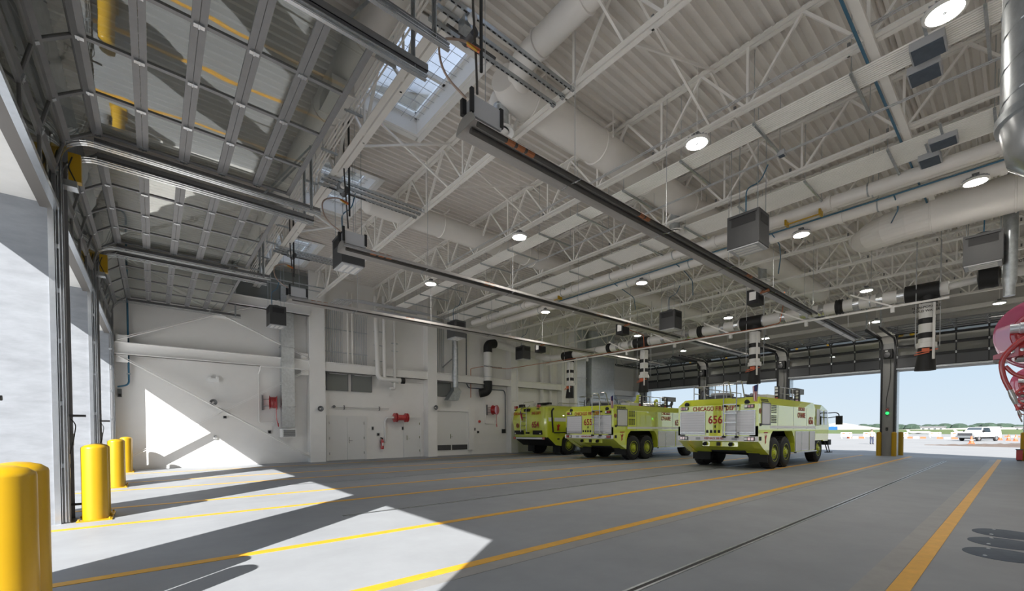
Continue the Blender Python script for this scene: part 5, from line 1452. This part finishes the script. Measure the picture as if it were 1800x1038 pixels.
def arff4():
    X0, Y0 = 16.9, 17.5
    t = thing('fire_truck', 'rounded lime green airport fire truck with red number 654 on its rear', 'fire truck', (X0, Y0, 0), 'lime green airport fire trucks')
    Wd = 3.1
    def O(name, m, mt, parent=t, **k):
        m.v = [(X0+v[0], Y0+v[1], v[2]) for v in m.v]
        return obj(name, m, mt, parent, **k)
    # swelling body: sections along z
    def rr(x0, x1, y0, y1, z, r):
        out = []
        for cx, cy, a0 in ((x0+r, y0+r, PI), (x1-r, y0+r, 1.5*PI), (x1-r, y1-r, 0), (x0+r, y1-r, 0.5*PI)):
            for k in range(5):
                a = a0+k*PI/8
                out.append((cx+r*math.cos(a), cy+r*math.sin(a), z))
        return out
    rings = [rr(0.16, 7.6, 0.12, Wd-0.12, 1.05, 0.16), rr(0.06, 7.8, 0.06, Wd-0.06, 1.5, 0.2), rr(0.0, 7.8, 0.0, Wd, 2.05, 0.22), rr(0.05, 7.7, 0.06, Wd-0.06, 2.55, 0.22), rr(0.14, 7.5, 0.20, Wd-0.20, 2.82, 0.2), rr(0.45, 7.3, 0.42, Wd-0.42, 2.92, 0.2)]
    O('body', MB().loft(rings), 'lime', smooth=True)
    sk = [(0.22, 1.10), (0.9, 0.60), (1.35, 0.55), (1.42, 0.95), (1.65, 1.2), (2.35, 1.2), (2.62, 0.95), (2.68, 0.6), (5.8, 0.6), (5.9, 0.95), (6.2, 1.2), (7.0, 1.2), (7.3, 0.8), (7.6, 0.8), (7.6, 1.12)]
    for y0, y1 in ((0.10, 0.38), (Wd-0.38, Wd-0.10)):
        O('side_skirt', MB().prism(list(reversed(sk)), 'y', y0, y1), 'lime')
    O('chassis', MB().box(1.0, 0.75, 0.6, 7.4, 2.35, 1.1), 'black')
    O('rear_apron', MB().prism([(0.12, 1.02), (0.9, 0.55), (0.95, 0.6), (0.3, 1.08)], 'y', 0.12, Wd-0.12), 'black')
    b_ = O('bumper_band', MB().box(0.06, 0.14, 0.93, 0.16, Wd-0.14, 1.07), 'black')
    O('chevron_plate', MB().box(0.05, 0.38, 0.95, 0.06, Wd-0.38, 1.05), 'white', b_)
    O('tail_light', MB().box(0.045, 0.16, 0.94, 0.06, 0.36, 1.06).box(0.045, Wd-0.36, 0.94, 0.06, Wd-0.16, 1.06), 'redlens', b_)
    for a, b in ((0.40, 1.15), (2.02, 2.82)):
        g_ = O('rear_grille', MB().box(0.02, a, 1.22, 0.1, b, 1.46), 'black')
        O('grille_lamp', MB().box(0.01, b-0.14 if b > 2 else a+0.05, 1.25, 0.02, b-0.04 if b > 2 else a+0.17, 1.32), 'white', g_)
    text('unit_number', '654', 0.50, (X0-0.012, Y0+0.90, 1.78), '-x', 'redlet', t, sx=0.82)
    text('department_lettering', 'CHICAGO', 0.22, (X0+0.0, Y0+2.46, 2.46), '-x', 'redlet', t, sx=0.82)
    text('department_lettering', 'FIRE DEPT', 0.22, (X0+0.0, Y0+0.84, 2.46), '-x', 'redlet', t, sx=0.82)
    O('emblem', MB().lathe((0.02, 2.50, 1.76), (-1, 0, 0), [(0.14, 0), (0.14, 0.02), (0.10, 0.022), (0.09, 0.012), (0.05, 0.012), (0.04, 0.022), (0.001, 0.022)], 18), 'rust')
    for y in (1.60, 2.10):
        O('ladder_rail', MB().tube(bez([(0.0, y, 1.3), (-0.08, y, 1.34), (-0.10, y, 2.7), (0.2, y, 2.95)], r=0.1), 0.022, 8), 'chrome', smooth=True)
    for z in (1.5, 1.74, 2.0, 2.22, 2.46):
        O('ladder_rung', MB().tube([(-0.09, 1.6, z), (-0.09, 2.10, z)], 0.016, 8), 'chrome')
    for y in (1.5, 1.6, 2.1):
        O('ladder_foot', MB().box(-0.1, y-0.05, 1.26, 0.04, y+0.05, 1.36), 'black')
    O('rear_camera', MB().box(-0.06, 1.42, 2.58, 0.1, 1.86, 2.74), 'black')
    for y in (0.75, 2.78):
        k_ = O('beacon', MB().box(0.04, y-0.1, 2.78, 0.2, y+0.08, 2.95), 'redlens')
        O('beacon_base', MB().box(0.02, y-0.08, 2.68, 0.16, y+0.06, 2.74), 'black', k_)
    O('roof_lamp', MB().box(0.3, 2.35, 2.86, 0.5, 2.72, 3.05), 'black')
    O('flag', MB().add([(-0.12, 2.12, 2.62), (-0.14, 1.98, 2.50), (-0.14, 1.84, 2.12), (-0.11, 1.92, 2.0), (-0.12, 2.08, 2.30)], [(0, 1, 2, 3, 4), (4, 3, 2, 1, 0)]), 'flagred')
    O('flag_canton', MB().add([(-0.125, 2.13, 2.64), (-0.145, 2.02, 2.54), (-0.145, 2.0, 2.42), (-0.125, 2.10, 2.45)], [(0, 1, 2, 3), (3, 2, 1, 0)]), 'navy')
    m_ = MB()
    O('light_bar', MB().box(0.9, 0.7, 3.0, 1.15, 1.7, 3.12).box(0.95, 1.1, 2.9, 1.1, 1.3, 3.0), 'black')
    m_.tube(bez([(0.5, 2.5, 2.92), (0.5, 2.5, 3.18), (0.5, 1.6, 3.18)], r=0.08), 0.014, 6).tube(bez([(1.5, 0.55, 2.92), (1.5, 0.5, 3.1), (4.5, 0.5, 3.1), (4.5, 0.55, 2.9)], r=0.1), 0.016, 6)
    O('roof_rail', m_, 'chrome')
    # side: dark trim curve, stripe, emblem
    tr = bez([(0.62, 0.02, 2.72), (0.48, 0.02, 2.60), (0.46, -0.03, 2.0), (0.62, 0.06, 1.35)], r=0.3)
    O('dark_trim', MB().tube(tr, 0.05, 8), 'black', smooth=True)
    O('door_recess', MB().box(0.62, -0.004, 1.30, 2.9, 0.0, 1.36), 'black')
    O('side_stripe', MB().box(0.66, -0.01, 1.98, 6.5, 0.04, 2.20), 'white')
    O('side_stripe', MB().box(0.20, -0.006, 1.98, 0.42, 0.06, 2.20), 'white')
    m_ = MB().prism([(0.95, 1.45), (1.06, 1.5), (1.04, 1.62), (1.16, 1.80), (1.06, 1.75), (1.03, 1.86), (0.97, 1.72), (0.88, 1.8), (0.95, 1.62)], 'y', -0.004, 0.06)
    O('bird_emblem', m_, 'redlet')
    O('side_marker', MB().box(1.0, 0.06, 0.92, 1.16, 0.10, 1.0), 'black')
    for y0, y1 in ((0.12, 0.75), (2.35, 2.98)):
        O('mud_flap', MB().box(1.28, y0, 0.14, 1.30, y1, 0.6), 'black')
    for x in (2.02, 6.6):
        wheel(t, X0+x, Y0+0.10, 0.60, 0.60, 0.45, -1)
        wheel(t, X0+x, Y0+Wd-0.10, 0.60, 0.60, 0.45, 1)
arff4()

# ================================================================ OUTDOORS
GZ = -0.30
ap = MB().add([(33.3, -400, -0.01), (33.3, 400, -0.01), (46, 400, GZ), (46, -400, GZ)], [(0, 3, 2, 1)])
ap.add([(46, -400, GZ), (46, 400, GZ), (215, 400, GZ), (215, -400, GZ)], [(0, 3, 2, 1)])
ap.box(33.25, -400, -0.4, 33.3, 400, -0.01)
g0 = struct('ground_apron', ap, 'apron', 'pale concrete airfield apron beyond the open doors')
for x in (52, 60, 70, 84, 100):
    obj('apron_joint', MB().box(x, -60, GZ, x+0.12, 80, GZ+0.006), 'darkstrip', g0)
ap2 = MB().add([(-60, -60, -0.01), (-60, 80, -0.01), (-2.7, 80, -0.01), (-2.7, -60, -0.01)], [(0, 3, 2, 1)])
struct('ground_forecourt', ap2, 'yard', 'pale concrete forecourt outside the sunlit doors')
gr = MB()
gr.add([(215, -500, GZ), (215, 500, GZ), (250, 500, GZ+0.5), (330, 500, 1.25), (330, -500, 1.25), (250, -500, GZ+0.5)], [(0, 5, 2, 1), (5, 4, 3, 2)])
struct('ground_grass', gr, 'grass', 'green grass strip across the airfield')
m_ = MB()
m_.add([(330, -800, 1.2), (330, 800, 1.2), (1600, 2000, 1.0), (1600, -2000, 1.0)], [(0, 3, 2, 1)])
struct('ground_far', m_, 'gravel', 'pale far airfield')
# dirt strip
import_rng = random.Random(3)  # the bank narrows to a thin tip
m_ = MB()
N = 40
vs = []; fs = []
for i in range(N+1):
    s_ = i/N
    # runs from a thin tip to a broad bank toward the hose reels
    x0 = 66.0-3.0*s_+import_rng.uniform(-0.2, 0.2); x1 = x0+0.5+26*s_**1.1+import_rng.uniform(-0.6, 0.6)
    y = 7.2-11*s_
    zz_ = 0.03+0.16*s_
    vs += [(x0, y, GZ), (x0+(x1-x0)*0.35, y, GZ+zz_+import_rng.uniform(-0.03, 0.05)), (x0+(x1-x0)*0.8, y, GZ+zz_*0.9+import_rng.uniform(-0.03, 0.05)), (x1, y, GZ)]
for i in range(N):
    for j in range(3):
        fs.append((i*4+j, i*4+j+1, i*4+4+j+1, i*4+4+j))
tag(obj('dirt_bank', MB().add(vs, fs), 'dirt'), 'brown bank of bare dirt on the apron in front of the white pickup', 'dirt')['kind'] = 'stuff'
def mound(label, x, y, rx, ry, h, m='gravel'):
    vs = []; fs = []
    R = random.Random(int(x+y))
    n, k = 28, 6
    for j in range(k+1):
        f = j/k
        for i in range(n):
            a = 2*PI*i/n
            rr_ = (1-f)*(1+R.uniform(-0.06, 0.06))
            vs.append((x+rx*rr_*math.cos(a), y+ry*rr_*math.sin(a), GZ+h*(f**0.8)+R.uniform(-0.03, 0.03)*h))
    for j in range(k):
        for i in range(n):
            fs.append((j*n+i, j*n+(i+1) % n, (j+1)*n+(i+1) % n, (j+1)*n+i))
    return tag(obj('gravel_pile', MB().add(vs, fs), m), label, 'gravel pile', 'white gravel piles')
mound('broad white gravel pile behind the far column with the green light', 345, 79, 14, 30, 6.2)
mound('low white gravel pile beside the front of the nearest fire truck', 350, 133, 14, 26, 5.0)
mound('long pale gravel bank under the distant tree line', 520, 10, 20, 110, 3.2)
def blob_row(name, label, x, y0, y1, h, seed):
    R = random.Random(seed)
    m = MB()
    y = y0
    while y < y1:
        r = h*R.uniform(0.6, 1.0)
        m.lathe((x+R.uniform(-8, 8), y, GZ), (0, 0, 1), [(r*0.9, 0), (r*1.1, r*0.35), (r*0.8, r*0.8), (r*0.35, r*1.02), (0.001, r*1.05)], 8)
        y += r*R.uniform(0.5, 1.0)
    o = tag(obj(name, m, 'tree'), label, 'trees')
    o['kind'] = 'stuff'
blob_row('distant_treeline', 'dark green line of distant trees on the horizon beyond the airfield', 760, -90, 330, 9, 5)
# blue containers
for i, y in enumerate((84, 77)):
    t = thing('container', 'blue container in front of the white gravel pile, %s of the two' % ('longer' if i else 'shorter'), 'container', (330, y, 0), 'blue containers across the airfield')
    w_ = 2.2 if i == 0 else 3.6
    obj('box', MB().box(318, y-w_/2-1, 1.0, 321, y+w_/2+1, 3.2), 'bluebox', t)
    obj('roof_frame', MB().box(317.9, y-w_/2-1, 3.2, 321.1, y+w_/2+1, 3.35), 'white', t)
# far buildings
for i, (x, y, w_, h) in enumerate(((420, 42, 12, 3.0), (450, 16, 12, 2.7), (380, 124, 8, 8.0), (470, -1, 10, 2.7))):
    t = thing('far_building', 'low pale building far across the airfield, ' + ('right beside the far column', 'behind the white pickup', 'behind the mirror of the nearest fire truck', 'by the hose reel wall', 'under the tree line above the pickup')[i], 'building', (x, y, 0), 'far airfield buildings')
    obj('wall', MB().box(x, y-w_/2, GZ, x+12, y+w_/2, h), 'far', t)
    obj('roof', MB().box(x-0.5, y-w_/2-0.5, h, x+12.5, y+w_/2+0.5, h+0.5), 'grey', t)
    for q in range(4):
        obj('window', MB().box(x-0.05, y-w_/2+w_*(q+0.3)/4, h*0.45, x, y-w_/2+w_*(q+0.7)/4, h*0.7), 'glassd', t)
# barricades and cones
def barricade(label, x, y):
    t = thing('barricade', label, 'barricade', (x, y, GZ), 'white barricades on the apron')
    obj('board', MB().box(x-0.03, y-0.9, GZ+0.75, x+0.03, y+0.9, GZ+1.15), 'white', t)
    obj('board', MB().box(x-0.03, y-0.9, GZ+0.35, x+0.03, y+0.9, GZ+0.6), 'white', t)
    for dy in (-0.7, 0.7):
        obj('leg', MB().bar((x-0.3, y+dy, GZ), (x, y+dy, GZ+1.2), 0.06, 0.06).bar((x+0.3, y+dy, GZ), (x, y+dy, GZ+1.2), 0.06, 0.06), 'whitep', t)
    obj('stripe', MB().box(x-0.035, y-0.85, GZ+0.85, x-0.03, y-0.4, GZ+1.05).box(x-0.035, y+0.2, GZ+0.85, x-0.03, y+0.7, GZ+1.05), 'orange', t)
for i, (x, y, lab) in enumerate(((104, 22.6, 'beside the front of the nearest fire truck'), (107, 19.6, 'beside the standing person'), (111, 15.3, 'behind the far column'), (123, 11.8, 'halfway to the white pickup'), (118, 8.2, 'close behind the white pickup'))):
    barricade('white barricade with orange patches on the apron, '+lab, x, y)
def lowbar(label, x, y, n):
    t = thing('barrier_row', label, 'barrier', (x, y, GZ), 'low orange and white barriers')
    for q in range(n):
        obj('barrier', MB().prism([(x-0.15, GZ), (x+0.15, GZ), (x+0.06, GZ+0.35), (x-0.06, GZ+0.35)], 'y', y+q*0.95, y+q*0.95+0.8), 'orange' if q % 2 == 0 else 'white', t)
lowbar('low orange and white barrier row between the nearest fire truck and the far column', 105, 20.0, 3)
lowbar('low orange and white barrier row beyond the far column', 112, 12.0, 4)
lowbar('low orange and white barrier row before the white pickup', 110, 7.6, 3)
lowbar('orange barrier row at the edge by the hose reels', 140, -2.0, 5)
def cone(label, x, y, h=0.85):
    t = thing('traffic_cone', label, 'traffic cone', (x, y, GZ), 'orange traffic cones')
    z = GZ+0.1
    obj('cone', MB().lathe((x, y, z), (0, 0, 1), [(0.22, 0.03), (0.06, h), (0.001, h+0.01)], 14), 'orange', t, smooth=True)
    obj('base', MB().box(x-0.28, y-0.28, GZ, x+0.28, y+0.28, z+0.03), 'orange', t)
    obj('white_band', MB().lathe((x, y, z), (0, 0, 1), [(0.158, h*0.42), (0.112, h*0.66)], 14), 'white', t, smooth=True)
cone('orange traffic cone standing before the white pickup', 74.5, 4.0)
cone('orange traffic cone just beyond the rear of the white pickup', 104, 2.4)
cone('orange traffic cone on the dirt bank, second beyond the pickup', 100, 1.45)
cone('orange traffic cone on the dirt bank, furthest from the pickup', 96, 0.72)
# white pickup
def pickup(x, y, rz):
    t = thing('pickup', 'white pickup truck parked on the apron outside', 'pickup', (x, y, GZ))
    c, s_ = math.cos(rz), math.sin(rz)
    def O(name, m, mt, parent=t, **k):
        m.v = [(x+1.12*(v[0]*c-v[1]*s_), y+1.12*(v[0]*s_+v[1]*c), GZ+1.12*v[2]) for v in m.v]
        return obj(name, m, mt, parent, **k)
    # local x: forward
    O('body', MB().loft([ring_rect(-2.7, 2.7, -0.95, 0.95, 0.55), ring_rect(-2.75, 2.8, -0.98, 0.98, 0.8), ring_rect(-2.75, 2.65, -0.95, 0.95, 1.12)]), 'whitec')
    O('hood', MB().loft([ring_rect(1.05, 2.65, -0.92, 0.92, 1.10), ring_rect(1.05, 2.5, -0.85, 0.85, 1.24)]), 'whitec')
    O('cab', MB().loft([ring_rect(-0.75, 1.35, -0.93, 0.93, 1.10), ring_rect(-0.65, 0.72, -0.76, 0.76, 1.86)]), 'whitec')
    O('windscreen', MB().add([(1.27, -0.84, 1.18), (1.27, 0.84, 1.18), (0.77, 0.70, 1.82), (0.77, -0.70, 1.82)], [(0, 1, 2, 3)]), 'glassd')
    for sg in (-1, 1):
        O('side_window', MB().add([(1.05, sg*0.925, 1.18), (-0.6, sg*0.925, 1.18), (-0.58, sg*0.79, 1.78), (0.68, sg*0.79, 1.78)], [(0, 1, 2, 3), (3, 2, 1, 0)]), 'glassd')
        O('mirror', MB().box(0.95, sg*1.0-0.12, 1.2, 1.1, sg*1.0+0.12, 1.42), 'black')
    O('bed_side', MB().box(-2.75, -0.95, 1.12, -0.8, -0.87, 1.30).box(-2.75, 0.87, 1.12, -0.8, 0.95, 1.30).box(-2.75, -0.95, 1.12, -2.68, 0.95, 1.30), 'whitec')
    O('grille', MB().box(2.70, -0.75, 0.74, 2.84, 0.75, 1.08), 'dsteel')
    O('headlight', MB().box(2.6, -0.95, 0.85, 2.83, -0.76, 1.08).box(2.6, 0.76, 0.85, 2.83, 0.95, 1.08), 'greyl')
    O('bumper', MB().box(2.7, -0.95, 0.45, 2.95, 0.95, 0.72), 'chrome')
    O('underbody', MB().box(-2.4, -0.75, 0.32, 2.4, 0.75, 0.56), 'black')
    for xx in (-1.75, 1.8):
        for sg in (-1, 1):
            w = O('wheel', MB().lathe((xx, sg*0.96, 0.38), (0, -sg, 0), [(0.001, 0.0), (0.2, 0.0), (0.36, 0.0), (0.38, 0.03), (0.38, 0.22), (0.001, 0.24)], 18), 'tyre', smooth=True)
            O('hubcap', MB().lathe((xx, sg*0.965, 0.38), (0, sg, 0), [(0.22, 0), (0.18, 0.02), (0.001, 0.02)], 14), 'chrome', w)
pickup(95.0, 4.35, math.radians(156))
# trailer behind it
t = thing('service_trailer', 'white equipment trailer parked behind the white pickup', 'trailer', (110, 3.3, GZ))
obj('body', MB().box(109, 2.5, 0.2, 112.5, 4.1, 1.4), 'whitec', t)
obj('canopy', MB().box(109.4, 2.6, 1.4, 111.0, 4.0, 1.9), 'greyl', t)
obj('wheel', MB().lathe((110.5, 2.5, 0.05), (0, -1, 0), [(0.001, 0.05), (0.35, 0.05), (0.35, -0.1)], 14), 'tyre', t)
# small jets far out
for i, (x, y) in enumerate(((213, 24.5), (213, 12.2))):
    t = thing('parked_aircraft', 'tiny white aircraft on the far grass edge, %s' % ('halfway between the far column and the pickup' if i == 0 else 'above the pickup roof'), 'aircraft', (x, y, 0), 'tiny parked aircraft')
    obj('fuselage', MB().tube([(x, y-3.2, 0.25), (x, y-2.4, 0.3), (x, y+2, 0.3), (x, y+3.4, 0.6)], [0.12, 0.5, 0.5, 0.12], 10), 'whitec', t, smooth=True)
    obj('fin', MB().prism([(y+2.3, 0.6), (y+3.4, 0.55), (y+3.7, 1.4), (y+3.2, 1.4)], 'x', x-0.06, x+0.06), 'whitec', t)
    obj('wing', MB().add([(x-3.5, y+0.9, 0.3), (x-3.5, y+0.4, 0.3), (x, y-0.8, 0.2), (x+3.5, y+0.4, 0.3), (x+3.5, y+0.9, 0.3), (x, y+0.6, 0.2)], [(0, 1, 2, 3, 4, 5), (5, 4, 3, 2, 1, 0)]), 'whitec', t)

# person standing outside beside the far column
def person(x, y, z, rz):
    t = thing('person', 'person in a pale orange vest and dark trousers standing outside beside the far column', 'person', (x, y, z))
    J = [(0, 0, 0.98), (0, 0, 1.20), (0, 0, 1.42), (0, 0.01, 1.52), (0, 0.03, 1.62), (0, 0.03, 1.74),
         (0.10, 0, 0.93), (0.115, 0.02, 0.50), (0.12, -0.02, 0.09), (0.12, 0.14, 0.04),
         (-0.10, 0, 0.93), (-0.12, 0.03, 0.50), (-0.13, 0.0, 0.09), (-0.13, 0.16, 0.04),
         (0.19, 0, 1.42), (0.27, -0.01, 1.15), (0.25, 0.16, 0.98), (0.23, 0.24, 0.96),
         (-0.19, 0, 1.42), (-0.26, -0.03, 1.15), (-0.27, 0.05, 0.90), (-0.27, 0.08, 0.82)]
    E = [(0, 1), (1, 2), (2, 3), (3, 4), (4, 5), (0, 6), (6, 7), (7, 8), (8, 9), (0, 10), (10, 11), (11, 12), (12, 13), (2, 14), (14, 15), (15, 16), (16, 17), (2, 18), (18, 19), (19, 20), (20, 21)]
    Rr = [0.14, 0.13, 0.13, 0.055, 0.085, 0.085, 0.095, 0.06, 0.045, 0.04, 0.095, 0.06, 0.045, 0.04, 0.06, 0.045, 0.035, 0.035, 0.06, 0.045, 0.035, 0.035]
    me = bpy.data.meshes.new('body')
    me.from_pydata(J, E, [])
    o = bpy.data.objects.new('body', me)
    COL.objects.link(o)
    sk = o.modifiers.new('skin', 'SKIN')
    for i, v in enumerate(me.skin_vertices[0].data):
        v.radius = (Rr[i], Rr[i]*(0.75 if i < 3 else 1))
        v.use_root = (i == 0)
    o.modifiers.new('sub', 'SUBSURF').levels = 1
    o.modifiers['sub'].render_levels = 2
    me.materials.append(MT['skin'])
    o.parent = t
    c, s_ = math.cos(rz), math.sin(rz)
    t.rotation_euler = (0, 0, rz)
    WL['__'] = Vector((0, 0, 0))
    def O(name, m, mt, **k):
        oo = obj(name, m, mt, None, **k)
        oo.parent = t
        return oo
    n = 14
    def el(cx, cy, z, a, b):
        return [(cx+a*math.cos(2*PI*k/n), cy+b*math.sin(2*PI*k/n), z) for k in range(n)]
    O('vest', MB().loft([el(0, 0, 0.92, 0.18, 0.125), el(0, 0, 1.15, 0.17, 0.12), el(0, 0, 1.38, 0.20, 0.125), el(0, 0, 1.47, 0.13, 0.09)]), 'vest', smooth=True)
    for sg in (-1, 1):
        O('sleeve', MB().tube([(sg*0.17, 0, 1.42), (sg*0.23, 0, 1.30), (sg*0.265, -0.01, 1.17)], [0.075, 0.07, 0.06], 10), 'vest', smooth=True)
        O('trouser_leg', MB().tube([(sg*0.09, 0, 0.97), (sg*0.105, 0.01, 0.72), (sg*0.118, 0.025, 0.50), (sg*0.125, -0.01, 0.10)], [0.115, 0.095, 0.078, 0.07], 12), 'trouser', smooth=True)
        O('shoe', MB().loft([el(sg*0.125, 0.06, 0.0, 0.055, 0.15), el(sg*0.125, 0.055, 0.06, 0.055, 0.145), el(sg*0.125, 0.0, 0.11, 0.045, 0.07)]), 'black', smooth=True)
    O('hair', MB().lathe((0, 0.01, 1.69), (0, -0.25, 1), [(0.10, -0.02), (0.103, 0.05), (0.07, 0.11), (0.001, 0.13)], 14), 'hair', smooth=True)
    m_ = MB()
    m_.lathe((-0.035, 0.125, 1.70), (0, 1, 0), [(0.014, 0), (0.001, 0.01)], 8).lathe((0.035, 0.125, 1.70), (0, 1, 0), [(0.014, 0), (0.001, 0.01)], 8)
    O('eyes', m_, 'black')
    O('nose', MB().add([(-0.015, 0.11, 1.65), (0.015, 0.11, 1.65), (0, 0.10, 1.70), (0, 0.145, 1.652)], [(0, 1, 3), (1, 2, 3), (2, 0, 3), (0, 2, 1)]), 'skin')
person(66.0, 11.85, GZ, 2.2)
t = thing('hose_cart', 'dark red box at the foot of the column by the hose reels', 'cart', (31.0, 0.1, 0))
obj('box', MB().box(30.8, 0.0, 0.05, 31.1, 0.2, 0.52), 'red', t)
obj('lid', MB().box(30.78, -0.02, 0.52, 31.12, 0.22, 0.55), 'dsteel', t)
obj('foot', MB().box(30.82, 0.02, 0, 31.08, 0.18, 0.05), 'black', t)
